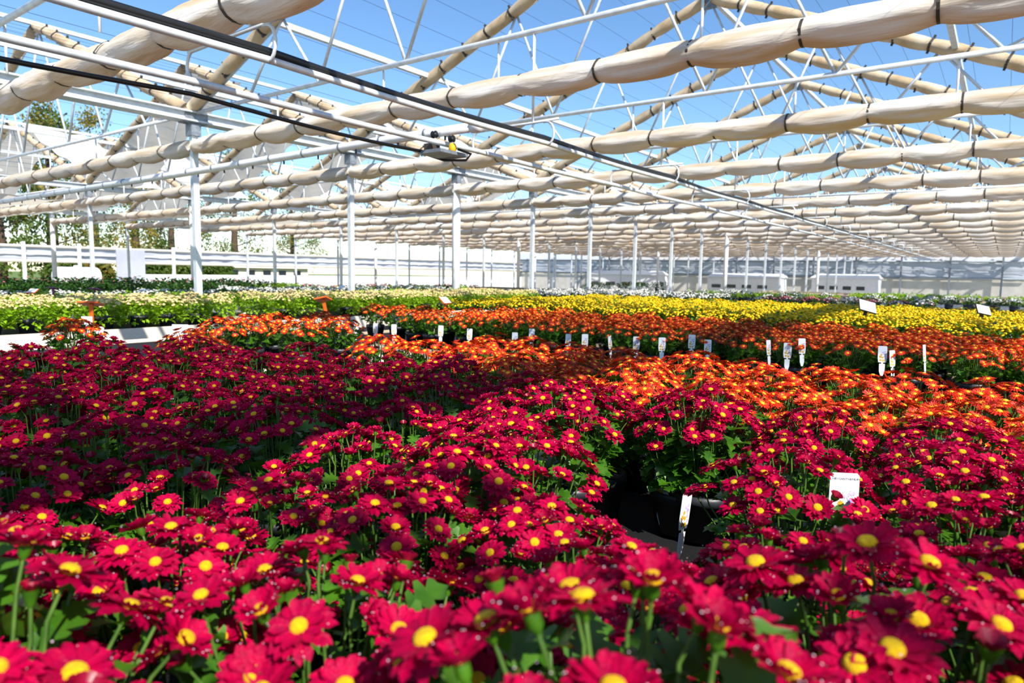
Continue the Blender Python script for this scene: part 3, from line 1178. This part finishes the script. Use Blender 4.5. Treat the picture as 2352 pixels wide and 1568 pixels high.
n_row = {}
for j in range(4):
    y = 1.90 + 0.24 * j
    row = []
    for i in range(14):
        x = -2.45 + 0.262 * i + (0.12 if j % 2 else 0) + rnd.uniform(-0.02, 0.02)
        yy = y + rnd.uniform(-0.02, 0.02)
        if j == 0 and x < -1.55:
            continue
        if j >= 2 and x < -2.1:
            continue
        if not any(in_view((x + a, yy + b, ZA + 0.25), 140) for a in (-0.13, 0.13) for b in (-0.13, 0.13)):
            continue
        row.append((x, yy))
    for i, (x, yy) in enumerate(row):
        orange_plant((x, yy, ZA), rnd.uniform(0, 6.28), rnd.uniform(1.08, 1.2), rnd.randrange(5),
                     'orange-red chrysanthemum, ' + ORD[i] + ' from the bench end in the ' + ORD[j] + ' row behind the red', 'orange chrysanthemums before the aisle', True)
for j in range(5):
    y = 3.72 + 0.235 * j
    row = []
    for i in range(22):
        x = -4.45 + 0.255 * i + (0.1 if j % 2 else 0) + rnd.uniform(-0.03, 0.03)
        yy = y + rnd.uniform(-0.03, 0.03)
        if j == 0 and x < -3.9:
            continue
        if j > 1 and x < -3.7 + 0.1 * j:
            continue
        if not in_view((x, yy, ZT + 0.25), 160):
            continue
        row.append((x, yy))
    for i, (x, yy) in enumerate(row):
        orange_plant((x, yy, ZT), rnd.uniform(0, 6.28), rnd.uniform(0.92, 1.02), rnd.randrange(5),
                     'orange chrysanthemum beyond the aisle, ' + ORD[i] + ' from the bench end in its ' + ORD[j] + ' row', 'orange chrysanthemums beyond the aisle', j == 0)
# scattered orange plants on the narrow bench (pixel of the crown, fraction of height)
scat = [(172, 762, 'beside a white plastic tag and an orange price sign'), (440, 782, 'in front of a blank white card'), (512, 758, 'at the start of the orange cluster'), (572, 752, 'second in the orange cluster'),
        (628, 745, 'third in the orange cluster'), (685, 760, 'before two dark pots'), (735, 742, 'under the tilted orange sign'), (778, 752, 'with a leaning tag at the bench corner')]
for i, (px, py, w) in enumerate(scat):
    p = at_z(px, py, ZT + 0.24)
    if i == 1:
        p = at_z(px, py, ZT + 0.26)
    orange_plant((p.x, p.y, ZT), rnd.uniform(0, 6.28), 1.05, rnd.randrange(5), 'orange chrysanthemum ' + w, 'orange chrysanthemums on the narrow bench', True)


# --- dense small-flowered plants: yellow and cream
def bushy(seed, Rp, zt, dome, nfl, nleaf, fkey, lkey, fr, ll, body=POT_H):
    rnd_ = random.Random(seed)
    fo, fl = MB(), MB()
    for i in range(nleaf):
        a = rnd_.uniform(0, 6.28)
        q = math.sqrt(rnd_.random())
        z = rnd_.uniform(body, zt - dome * q * q)
        rho = Rp * (0.35 + 0.65 * q)
        M_ = Matrix.Translation((rho * math.cos(a), rho * math.sin(a), z)) @ Matrix.Rotation(a + rnd_.uniform(-0.9, 0.9), 4, 'Z') @ Matrix.Rotation(rnd_.uniform(-0.9, 0.6), 4, 'Y') @ Matrix.Rotation(rnd_.uniform(-0.6, 0.6), 4, 'X')
        L = ll * rnd_.uniform(0.7, 1.2)
        fo.add([(0, 0, 0), (L * 0.4, L * 0.3, L * 0.08), (L, 0, -L * 0.15), (L * 0.4, -L * 0.3, L * 0.08), (L * 0.45, 0, -L * 0.02)], [(0, 4, 1), (1, 4, 2), (2, 4, 3), (3, 4, 0)], lkey, M_)
    for i in range(nfl):
        rr = math.sqrt((i + 0.5) / nfl)
        a = i * 2.39996 + rnd_.uniform(-0.4, 0.4)
        z = zt - dome * rr ** 2.5 + rnd_.uniform(-0.022, 0.018)
        p = (Rp * rr * math.cos(a), Rp * rr * math.sin(a), z)
        n = Vector((math.cos(a) * rr * 0.8 + rnd_.uniform(-0.3, 0.3), math.sin(a) * rr * 0.8 + rnd_.uniform(-0.3, 0.3), 1)).normalized()
        M_ = up_matrix(p, n, rnd_.uniform(0, 6), rnd_.uniform(0.8, 1.15))
        k = 9
        vs_ = [(0, 0, fr * 0.42)]
        for j in range(k * 2):
            t_ = PI * j / k
            q = fr * (1.0 if j % 2 else 0.78)
            vs_.append((q * math.cos(t_), q * math.sin(t_), fr * (0.02 if j % 2 else 0.16)))
        vs_.append((0, 0, -fr * 0.35))
        fs = [(0, 1 + j, 1 + (j + 1) % (2 * k)) for j in range(2 * k)] + [(2 * k + 1, 1 + (j + 1) % (2 * k), 1 + j) for j in range(2 * k)]
        fl.add(vs_, fs, fkey, M_)
    return fo.mesh('foliage'), fl.mesh('blossom')


YSK = [bushy(300 + i, 0.155, 0.315, 0.05, 100, 130, 'petal_yellow', 'leaf', 0.0135, 0.045) for i in range(4)]
CSK = [bushy(330 + i, 0.155, 0.272, 0.045, 60, 260, 'petal_cream', 'leaf_light', 0.0165, 0.05, 0.05) for i in range(4)]


def bush(name, pos, sk, label, cat, group, pot=True, sc_=1.0):
    t = thing(name, label, cat, pos, rnd.uniform(0, 6.28), group, sc_)
    if pot:
        obj('pot', POT, t)
    a_ = obj('foliage', sk[0], t)
    a_['kind'] = 'stuff'
    b_ = obj('blossom', sk[1], t)
    b_['kind'] = 'stuff'
    return t


for j in range(11):
    y = 5.08 + 0.262 * j
    row = []
    for i in range(24):
        x = -4.4 + 0.012 * j + 0.262 * i + (0.13 if j % 2 else 0) + rnd.uniform(-0.03, 0.03)
        yy = y + rnd.uniform(-0.03, 0.03)
        if not in_view((x, yy, ZT + 0.3), 120) or x > 1.2:
            continue
        row.append((x, yy))
    for i, (x, yy) in enumerate(row):
        bush('yellow_chrysanthemum', (x, yy, ZT), YSK[rnd.randrange(4)], 'yellow chrysanthemum plant, ' + ORD[i] + ' from the bench end in the ' + ORD[j] + ' yellow row', 'potted flower',
             'yellow chrysanthemums', j == 0 or i == 0, rnd.uniform(0.94, 1.02))
for blk, (ya, yb, nmw) in enumerate(((0.4, 3.95, 'nearer cream bench'), (4.62, 9.6, 'further cream bench'))):
    for j in range(5):
        x = -6.60 - 0.285 * j
        row = []
        y = ya
        while y < yb:
            yy = y + rnd.uniform(-0.03, 0.03) + (0.13 if j % 2 else 0)
            xx = x + rnd.uniform(-0.02, 0.02)
            y += 0.285
            if blk == 1 and j == 0 and 4.9 < yy < 5.3:
                continue
            if in_view((xx, yy, ZT + 0.3), 40):
                row.append((xx, yy))
        for i, (xx, yy) in enumerate(row):
            bush('cream_chrysanthemum', (xx, yy, ZT), CSK[rnd.randrange(4)], 'leafy cream-budded plant, ' + ORD[i] + ' along the ' + ORD[j] + ' row of the ' + nmw, 'potted plant', 'cream chrysanthemums', j == 0,
                 rnd.uniform(0.95, 1.06))

# ------------------------------------------------------------------ far beds
WSK = [bushy(360 + i, 0.13, 0.24, 0.05, 26, 70, 'petal_white', 'leaf_dark', 0.022, 0.05) for i in range(2)]
GSK = [bushy(370 + i, 0.14, 0.22, 0.04, 4, 130, 'petal_white', 'leaf_light', 0.012, 0.05) for i in range(2)]
DSK = [bushy(380 + i, 0.18, 0.36, 0.05, 3, 150, 'petal_pink', 'leaf_dark', 0.016, 0.06) for i in range(2)]
PSK = [bushy(390 + i, 0.14, 0.22, 0.05, 24, 90, 'petal_pink', 'leaf_dark', 0.018, 0.05) for i in range(2)]


def joined(sk):
    m = MB()
    for me, key in ((sk[0], None), (sk[1], None)):
        m.add([v.co for v in me.vertices], [tuple(p.vertices) for p in me.polygons], [k for k in MT if MT[k] == me.materials[0]][0])
    m.lathe([(0.06, 0), (0.075, POT_H)], 'pot', 10)
    return m.mesh('far_plant')


FAR = {'white': [joined(q) for q in WSK], 'green': [joined(q) for q in GSK], 'dark': [joined(q) for q in DSK], 'pink': [joined(q) for q in PSK]}
FARL = {'white': ('white_flowered_plant', 'white-flowered plant'), 'green': ('young_green_plant', 'bright green plant'),
        'dark': ('dark_leafy_plant', 'dark leafy plant'), 'pink': ('pink_flowered_plant', 'pink-flowered plant')}


def far_bed(kind, x0, x1, y0, y1, sp, bl, wd='galv_d', zt=ZT, jit=0.04, mix=None):
    bench(x0 - 0.15, x1 + 0.15, y0 - 0.15, y1 + 0.15, 'far bench carrying ' + bl, zt, wd, 0.1)
    ny = int((y1 - y0) / sp) + 1
    nx = int((x1 - x0) / sp) + 1
    along_y = (y1 - y0) > (x1 - x0)
    for j in range(nx if along_y else ny):
        c = 0
        for i in range(ny if along_y else nx):
            x = x0 + sp * (j if along_y else i) + rnd.uniform(-jit, jit)
            y = y0 + sp * (i if along_y else j) + rnd.uniform(-jit, jit)
            if not in_view((x, y, zt + 0.2), 10):
                continue
            k_ = kind
            if mix and rnd.random() < 0.3:
                k_ = mix
            nm, lb = FARL[k_]
            o_ = obj(nm, FAR[k_][rnd.randrange(2)], None, (x, y, zt), (0, 0, rnd.uniform(0, 6.28)), rnd.uniform(0.9, 1.1))
            tag(o_, lb + ', ' + ORD[min(c, 39)] + ' in the ' + ORD[j] + ' row of ' + bl, 'potted plant', FARL[k_][1] + 's on far benches')
            c += 1


far_bed('white', -7.9, -6.5, 10.2, 14.2, 0.34, 'the bench past the cream')
far_bed('green', -10.4, -9.3, 1.8, 5.4, 0.3, 'the nearest bench across the gutter', mix='white')
far_bed('dark', -13.3, -11.7, 2.6, 8.2, 0.4, 'the dark hedge-like bench')
far_bed('white', -11.2, -9.4, 6.6, 11.6, 0.42, 'the mixed bench across the gutter', mix='green')
far_bed('green', -16.0, -14.2, 3.5, 11.0, 0.5, 'the strip before the side wall', zt=ZT)
far_bed('pink', -13.4, -12.0, 10.0, 15.0, 0.5, 'the pink second-house bench', mix='green')
far_bed('white', -6.0, -4.2, 10.6, 12.4, 0.36, 'the white bench behind the yellow', zt=ZT + 0.02)
far_bed('green', -6.0, -2.8, 15.0, 16.6, 0.36, 'the green bench beyond the yellow', mix='white')
far_bed('pink', -3.6, -1.0, 12.6, 13.4, 0.36, 'the low pink and white bench', mix='white')
far_bed('white', -2.2, 0.4, 15.2, 16.0, 0.34, 'the rear white bench', mix='green')
far_bed('green', -3.0, 0.4, 18.6, 20.2, 0.4, 'the last green bench')
far_bed('dark', -9.2, -8.9, 16.0, 21.0, 0.5, 'the dark shrub line by the gutter')
bench(-7.8, 1.0, 22.5, 24.5, 'empty far bench crossing the house', ZT, 'wood')
bench(-7.8, 1.0, 27.0, 29.0, 'farther empty bench crossing the house', ZT, 'wood')
bench(-16.5, -9.5, 19.0, 21.0, 'empty far bench in the second house', ZT, 'wood')


# ------------------------------------------------------------------ plant tags and signs
def tag_parts(h=0.092, w=0.046):
    body = MB()
    pts = [(-w * 0.42, 0), (w * 0.42, 0), (w * 0.5, h * 0.25), (w * 0.5, h * 0.95), (w * 0.42, h), (-w * 0.42, h), (-w * 0.5, h * 0.95), (-w * 0.5, h * 0.25)]
    n = len(pts)
    d = 0.0006
    body.add([(x, -d, z) for x, z in pts] + [(x, d, z) for x, z in pts], [tuple(reversed(range(n)))[::-1], tuple(n + i for i in reversed(range(n)))] + [(i, (i + 1) % n, n + (i + 1) % n, n + i) for i in range(n)], 'tag')
    tip = MB()
    p2 = [(-w * 0.32, -0.008), (w * 0.32, -0.008), (w * 0.30, -0.05), (w * 0.12, -0.075), (-w * 0.12, -0.075), (-w * 0.30, -0.05)]
    n2 = len(p2)
    tip.add([(x, -d, z) for x, z in p2] + [(x, d, z) for x, z in p2], [tuple(range(n2)), tuple(n2 + i for i in reversed(range(n2)))] + [(i, (i + 1) % n2, n2 + (i + 1) % n2, n2 + i) for i in range(n2)], 'tag')
    tip.box((-w * 0.1, -d, -0.009), (w * 0.1, d, 0.001), 'tag')
    py = MB()
    yy = -d - 0.0004
    def star(mb, cx, cz, r, key, dy):
        k = 9
        vs_ = [(cx, yy - dy, cz)]
        for j in range(2 * k):
            q = r * (1.0 if j % 2 else 0.62)
            vs_.append((cx + q * math.cos(PI * j / k), yy - dy, cz + q * math.sin(PI * j / k)))
        mb.add(vs_, [(0, 1 + j, 1 + (j + 1) % (2 * k)) for j in range(2 * k)], key)
    for cx, cz, r_ in ((-0.2, 0.14, 0.17), (0.12, 0.12, 0.19), (-0.22, 0.34, 0.18), (0.04, 0.30, 0.15), (-0.1, 0.46, 0.14)):
        star(py, cx * w, cz * h, r_ * w, 'tag_y', 0.00002 * (1 + cz * 10))
    pp = MB()
    for cx, cz, r_ in ((0.26, 0.36, 0.14), (0.24, 0.5, 0.17), (0.06, 0.62, 0.16), (0.28, 0.66, 0.13), (0.34, 0.22, 0.11)):
        star(pp, cx * w, cz * h, r_ * w, 'tag_p', 0.0003 + 0.00002 * cz * 10)
    return body.mesh('tag_card', False), tip.mesh('tag_tip', False), py.mesh('tag_print', False), pp.mesh('tag_print_purple', False)


TG = tag_parts()


def plant_tag(p, rotz, label, tilt=0.0, s_=1.0, lean=0.0):
    t = thing('plant_tag', label, 'plant tag', p, rotz, 'plastic plant tags', s_)
    t.rotation_euler = (tilt, lean, rotz)
    obj('card', TG[0], t)
    obj('tip', TG[1], t)
    obj('print', TG[2], t)
    obj('print', TG[3], t)
    return t


FACE = yaw          # turns a card's front (-y) towards the camera
# tags along the aisle: (pixel of the card's base)
tg = [(862, 765, 0.1), (1078, 780, -0.05), (818, 762, 0.2), (1182, 790, 0.05), (1221, 782, 0.0), (1304, 795, -0.3), (1343, 796, 0.1), (1402, 800, 1.1), (1461, 803, 0.0), (1520, 806, 0.1), (1588, 800, -0.2), (1625, 812, 0.1),
      (1766, 815, 0.9), (1808, 822, -0.1), (1842, 812, 0.4), (2026, 832, -0.05), (2050, 842, 0.7), (2124, 830, 1.0), (905, 768, 0.4), (1012, 772, 0.0)]
for i, (px, py, dr) in enumerate(tg):
    p = at_y(px, py, 3.60 + 0.01 * (i % 3))
    plant_tag(p, FACE * 0.6 + dr, 'white picture tag in the tagged orange row, ' + ORD[i] + ' along the aisle', -0.1, 0.85)
p = at_z(224, 790, ZT + 0.09)
plant_tag(p, FACE + 0.2, 'white plastic tag leaning beside the lone orange plant', -0.1, 1.2, 0.1)
p = at_z(764, 786, ZT + 0.10)
plant_tag(p, FACE, 'white tag leaning on the dark pot at the narrow bench corner', -0.1, 1.25, 0.35)
p = at_z(705, 776, ZT + 0.10)
plant_tag(p, FACE + 1.2, 'tag seen edge-on between orange pots', 0, 1.1, 0.2)
# tags in the red bed
p = at_z(1942, 1088, CZ - 0.31) - Vector((0, 0, 0.092))
tt = plant_tag(p, FACE - 0.05, 'upright white picture tag with grey lettering among the red flowers', -0.06, 1.0, 0.02)
cu = bpy.data.curves.new('lettering', 'FONT')
cu.body = 'CHRYSANTHEMUM'
cu.size = 0.0054
cu.align_x = 'CENTER'
cu.materials.append(MT['ink'])
cu.extrude = 0.0001
cu_o = bpy.data.objects.new('lettering_source', cu)
lme = bpy.data.meshes.new_from_object(cu_o)
bpy.data.objects.remove(cu_o)
lme.materials.clear()
lme.materials.append(MT['ink'])
obj('lettering', lme, tt, (0, -0.0012, 0.081), (PI / 2, 0, 0))
p = at_z(1519, 1150, CZ - 0.565)
plant_tag(p, FACE - 0.75, 'hanging picture tag beside the dark gap in the red bed', 0.05, 0.86)
p = at_z(1568, 1215, CZ - 0.565)
plant_tag(p, FACE + 0.8, 'narrow turned picture tag below the dark gap in the red bed', 0.05, 0.9, 0.1)
p = at_z(1045, 1440, CZ - 0.45)
plant_tag(p, FACE + 0.5, 'pale tag lying low between the nearest red plants', 0.5, 0.45, 0.6)


def sign(p, rotz, label, key='orange_sign', stem=0.2, w=0.11, d=0.085, tilt=0.55, top='tag', lean=0.0):
    t = thing('price_sign', label, 'sign', p, rotz, 'sign holders in the beds')
    t.rotation_euler = (0, lean, rotz)
    m = MB()
    m.box((-0.013, -0.004, -stem), (0.013, 0.004, 0.0), key)
    obj('stake', m.mesh('stake', False), t)
    tf = Matrix.Rotation(tilt, 4, 'X')
    m = MB()
    m.box((-w / 2, -d / 2, -0.006), (w / 2, d / 2, 0.006), key, tf)
    obj('holder', m.mesh('holder', False), t)
    m = MB()
    m.box((-w / 2 + 0.003, -d / 2 + 0.003, 0.0061), (w / 2 - 0.003, d / 2 - 0.003, 0.0075), top, tf)
    obj('card', m.mesh('sign_card', False), t)
    return t


sign(at_x(209, 697, -5.0), FACE + 0.1, 'orange sign holder with white card above the lone orange plant', tilt=-0.28, stem=0.27, w=0.13, d=0.1)
sign(at_x(742, 687, -4.5), FACE - 0.2, 'tilted orange sign holder on a leaning stake in the orange cluster', tilt=-0.3, stem=0.33, w=0.11, d=0.1, lean=-0.22)
sign(at_y(1022, 690, 4.3), FACE + 1.0, 'white sign card seen edge-on atop an orange stake', tilt=0.7, stem=0.28, w=0.1, d=0.08, lean=0.0)
sign(at_y(1992, 704, 5.6), FACE, 'tilted white sign card on a dark stake in the yellow bed', 'strap', 0.25, 0.13, 0.10, 0.9, lean=0.25)
sign(at_y(2258, 712, 5.9), FACE + PI, 'grey back of a sign card in the yellow bed', 'strap', 0.2, 0.10, 0.08, -0.9, lean=-0.2)
sign(at_x(330, 668, -9.6), FACE, 'small white sign on a green stake beyond the cream plants', 'teal', 0.25, 0.13, 0.08, 0.5)
sign(at_x(218, 664, -9.6), FACE, 'small purple sign beyond the cream plants', 'purple_sign', 0.3, 0.12, 0.09, -0.3)
sign(at_x(122, 662, -9.6), FACE, 'small purple-edged sign near the thick white column', 'purple_sign', 0.3, 0.1, 0.08, -0.3)
sign(at_x(75, 668, -9.3), FACE, 'small white sign on a yellow stake near the green bench', 'orange_sign', 0.3, 0.1, 0.09, 0.5)
sign(at_x(533, 662, -11.0), FACE, 'white sign on a green stake past the first slim column', 'teal', 0.25, 0.13, 0.09, 0.6)
sign(at_x(786, 660, -10.4), FACE, 'bright white sign card above the white flowers', 'tag', 0.2, 0.14, 0.1, 0.8)


def card(px, py, xx, w, h, label, rz=FACE):
    p_ = at_x(px, py, xx)
    t = thing('blank_card', label, 'card', (p_.x, p_.y, p_.z), rz, 'blank white cards')
    m = MB()
    m.box((-w / 2, -0.0015, 0), (w / 2, 0.0015, h), 'tag')
    obj('panel', m.mesh('card_panel', False), t)
    m = MB()
    m.box((-0.008, -0.001, -0.1), (0.008, 0.001, 0.01), 'tag')
    obj('stake', m.mesh('card_stake', False), t)


card(415, 780, -4.3, 0.105, 0.1, 'blank white card standing behind an orange plant on the narrow bench')
card(200, 745, -5.0, 0.075, 0.055, 'small blank white card below the orange sign')
p_ = at_y(1087, 798, 3.3)
card(1089, 798, -3.05, 0.06, 0.026, 'small white card tilted at the bench edge by the aisle', FACE + 0.4)

# two empty dark pots on the narrow bench corner
for i, (px, py) in enumerate(((722, 800), (765, 806))):
    p = at_z(px, py, ZT)
    o = obj('empty_pot', POT, None, (p.x, p.y, ZT), None, 1.15)
    tag(o, ('empty dark grey pot nearest the cream plants' if i == 0 else 'empty dark grey pot in front of the bench corner'), 'pot', 'empty pots')

# ------------------------------------------------------------------ outside: trees, sheds, tank


def tree(x, y, h, w, seed, label, key='tree_leaf', key2='tree_leaf_y', conic=False):
    rnd_ = random.Random(seed)
    t = thing('tree', label, 'tree', (x, y, -0.1), rnd_.uniform(0, 6), 'trees beyond the greenhouse')
    m = MB()
    m.tube([(0, 0, 0), (0.1, 0, h * 0.3), (0, 0.1, h * 0.6), (0, 0, h * 0.92)], w * 0.07, 'bark', 8, True, 0.03)
    for i in range(14):
        a = rnd_.uniform(0, 6.28)
        z = h * rnd_.uniform(0.22, 0.8)
        L = w * 0.45 * (1 - 0.6 * z / h)
        m.tube([(0, 0, z), (L * math.cos(a), L * math.sin(a), z + L * 0.4)], 0.05, 'bark', 5, False, 0.015)
    obj('trunk', m.mesh('trunk'), t)
    m = MB()
    cl = []
    for i in range(60):
        z = rnd_.uniform(0.14, 1.0)
        prof = (1 - z) ** 0.8 * 1.15 if conic else math.sin(PI * min(1, 0.12 + z * 0.85)) ** 0.7
        q = math.sqrt(rnd_.random()) * w * 0.5 * prof
        a = rnd_.uniform(0, 6.28)
        cl.append((Vector((q * math.cos(a), q * math.sin(a), z * h)), w * rnd_.uniform(0.08, 0.17)))
    for c, cr_ in cl:
        kk = key if rnd_.random() < 0.7 else key2
        for i in range(95):
            d = Vector((rnd_.gauss(0, 1), rnd_.gauss(0, 1), rnd_.gauss(0, 0.8)))
            d = d.normalized() * cr_ * rnd_.uniform(0.5, 1.1)
            L = rnd_.uniform(0.13, 0.26)
            M_ = Matrix.Translation(c + d) @ Euler((rnd_.uniform(0, 6), rnd_.uniform(0, 6), rnd_.uniform(0, 6))).to_matrix().to_4x4()
            m.add([(0, 0, 0), (L * 0.5, L * 0.3, 0.02), (L, 0, 0), (L * 0.5, -L * 0.3, 0.02)], [(0, 1, 2, 3)], kk, M_)
    obj('crown', m.mesh('crown', False), t)


def tree_at(px, ytop, X, w, seed, label, **kw):
    p_ = at_x(px, ytop, X)
    tree(p_.x, p_.y, p_.z + 0.1, w, seed, label, **kw)


tree_at(100, 232, -44, 6.0, 1, 'tall pointed green tree rising above the side roofs', conic=True)
tree_at(205, 268, -52, 6.0, 2, 'yellowing broad tree beside the tall pointed one', key='tree_leaf_y', key2='tree_leaf')
tree_at(-20, 290, -40, 4.6, 3, 'green tree cut by the picture edge behind the side roofs')
tree_at(300, 330, -60, 6.5, 4, 'lower autumn tree past the yellowing one', key='tree_leaf_y', key2='tree_leaf')
tree_at(390, 370, -54, 5.5, 5, 'olive tree behind the first slim column', key2='tree_leaf_y')
tree_at(535, 345, -60, 6.5, 6, 'green and brown tree behind the white boom', key2='tree_leaf_y')
tree_at(670, 400, -60, 7.0, 7, 'distant round tree between the columns', key2='tree_leaf_y')
for i, (px, X, lb) in enumerate(((150, -38.2, 'dense shrub outside the open side behind the white tank'), (360, -38.5, 'dark shrub outside behind the grey door panel'), (420, -38.5, 'dark shrub outside near the second round column'),
                                 (215, -38.2, 'yellow-green shrub outside beside the tank'), (500, -39.5, 'dark shrub outside by the small cream house'))):
    p_ = at_x(px, 596, X)
    tree(p_.x, p_.y, p_.z + 0.1, 2.0, 20 + i, lb, key='tree_leaf', key2='tree_leaf_y' if i == 3 else 'tree_leaf')

# white tank on the floor by the side wall
p_ = at_x(178, 650, -33)
t = thing('water_tank', 'rounded white plastic tank lying outside the far bench', 'tank', (p_.x, p_.y, 0), R(90), scale=1.0)
m = MB()
pr = []
for i in range(7):
    a = PI / 2 * i / 6
    pr.append((0.42 * math.sin(a) + 0.001, -0.75 - 0.2 * math.cos(a)))
pr += [(r_, -z_) for r_, z_ in reversed(pr)]
m.lathe(pr, 'tank', 20, Matrix.Translation((0, 0, 0.80)) @ Matrix.Rotation(PI / 2, 4, 'X') @ Matrix.Rotation(PI / 2, 4, 'Y') if False else Matrix.Translation((0, 0, 0.80)) @ Matrix.Rotation(PI / 2, 4, 'Y'))
obj('tank_body', m.mesh('tank_body'), t)
for s_ in (-0.5, 0.5):
    m = MB()
    m.box((s_ - 0.06, -0.35, 0), (s_ + 0.06, 0.35, 0.5), 'galv_d')
    obj('cradle', m.mesh('cradle', False), t)
m = MB()
m.lathe([(0.12, 1.2), (0.12, 1.27), (0.1, 1.29)], 'tank', 12)
obj('cap', m.mesh('tank_cap'), t)

# small cream house with dark windows beyond the side
p_ = at_x(560, 640, -44)
t = thing('small_house', 'small cream house with a low gable and dark windows outside', 'house', (p_.x, p_.y, -0.1))
m = MB()
m.box((-2, -4, 0), (2, 4, 1.5), 'house')
m.add([(-2, -4, 1.5), (2, -4, 1.5), (0, -4, 2.3), (-2, 4, 1.5), (2, 4, 1.5), (0, 4, 2.3)], [(0, 1, 2), (3, 5, 4)], 'house')
obj('walls', m.mesh('house_walls', False), t)
m = MB()
m.add([(-2.3, -4.3, 1.42), (2.3, -4.3, 1.42), (0, -4.3, 2.4), (-2.3, 4.3, 1.42), (2.3, 4.3, 1.42), (0, 4.3, 2.4)], [(0, 2, 5, 3), (2, 1, 4, 5)], 'house')
obj('roof', m.mesh('house_roof', False), t)
wm = boxmesh('window', (1.96, -0.3, 0.75), (2.03, 0.3, 1.25), 'glass')
for i in range(6):
    obj('window', wm, t, (0, -3.2 + i * 1.25, 0))
# sheds, doorway and panels along the side
p_ = at_x(300, 640, -33.4)
t = thing('door_panel', 'tall grey corrugated panel standing by the side wall', 'panel', (p_.x, p_.y, 0))
m = MB()
for i in range(8):
    m.box((-0.03 - 0.01 * (i % 2), i * 0.16 - 0.6, 0), (0.03, i * 0.16 - 0.44, CZ + 0.75), 'curtain')
obj('sheet', m.mesh('corrugated_sheet', False), t)
p_ = at_x(20, 640, -33.6)
for i in range(4):
    t = thing('side_post', 'white steel post of the open side wall, ' + ORD[i] + ' from the far corner shrub', 'post', (XS + 0.2, p_.y + 1.0 + i * 2.2, 0), kind='structure')
    m = MB()
    m.box((-0.06, -0.06, 0), (0.06, 0.06, CZ + 1.0), 'white')
    obj('shaft', m.mesh('side_post', False), t)
    m = MB()
    m.box((-0.12, -0.12, 0), (0.12, 0.12, 0.03), 'galv_d')
    obj('foot_plate', m.mesh('side_post_foot', False), t)
# white van-like storage shed and stacked gear at the far end
for i, (x, y, w, d, h, lb) in enumerate(((-13.5, 44, 4.5, 2.0, 1.25, 'long white storage shed near the far end wall'), (-8.0, 46, 3.6, 2.0, 1.3, 'square white storage shed by the end wall'), (-20.5, 41, 5.0, 2.0, 1.3, 'low white shed with dark slot windows'))):
    t = thing('storage_shed', lb, 'shed', (x, y, 0))
    m = MB()
    m.box((-w / 2, -d / 2, 0), (w / 2, d / 2, h), 'white')
    obj('walls', m.mesh('shed_walls', False), t)
    m = MB()
    m.add([(-w / 2 - 0.1, -d / 2 - 0.1, h), (w / 2 + 0.1, -d / 2 - 0.1, h), (w / 2 + 0.1, d / 2 + 0.1, h), (-w / 2 - 0.1, d / 2 + 0.1, h), (-w / 2, 0, h + 0.25), (w / 2, 0, h + 0.25)], [(0, 1, 5, 4), (2, 3, 4, 5), (1, 2, 5), (3, 0, 4), (3, 2, 1, 0)], 'white')
    obj('roof', m.mesh('shed_roof', False), t)
    for j in range(4):
        m = MB()
        m.box((-w / 2 + 0.3 + j * (w - 0.6) / 4, -d / 2 - 0.02, h * 0.45), (-w / 2 + 0.3 + (j + 0.6) * (w - 0.6) / 4, -d / 2, h * 0.62), 'glass')
        obj('window', m.mesh('shed_window', False), t)
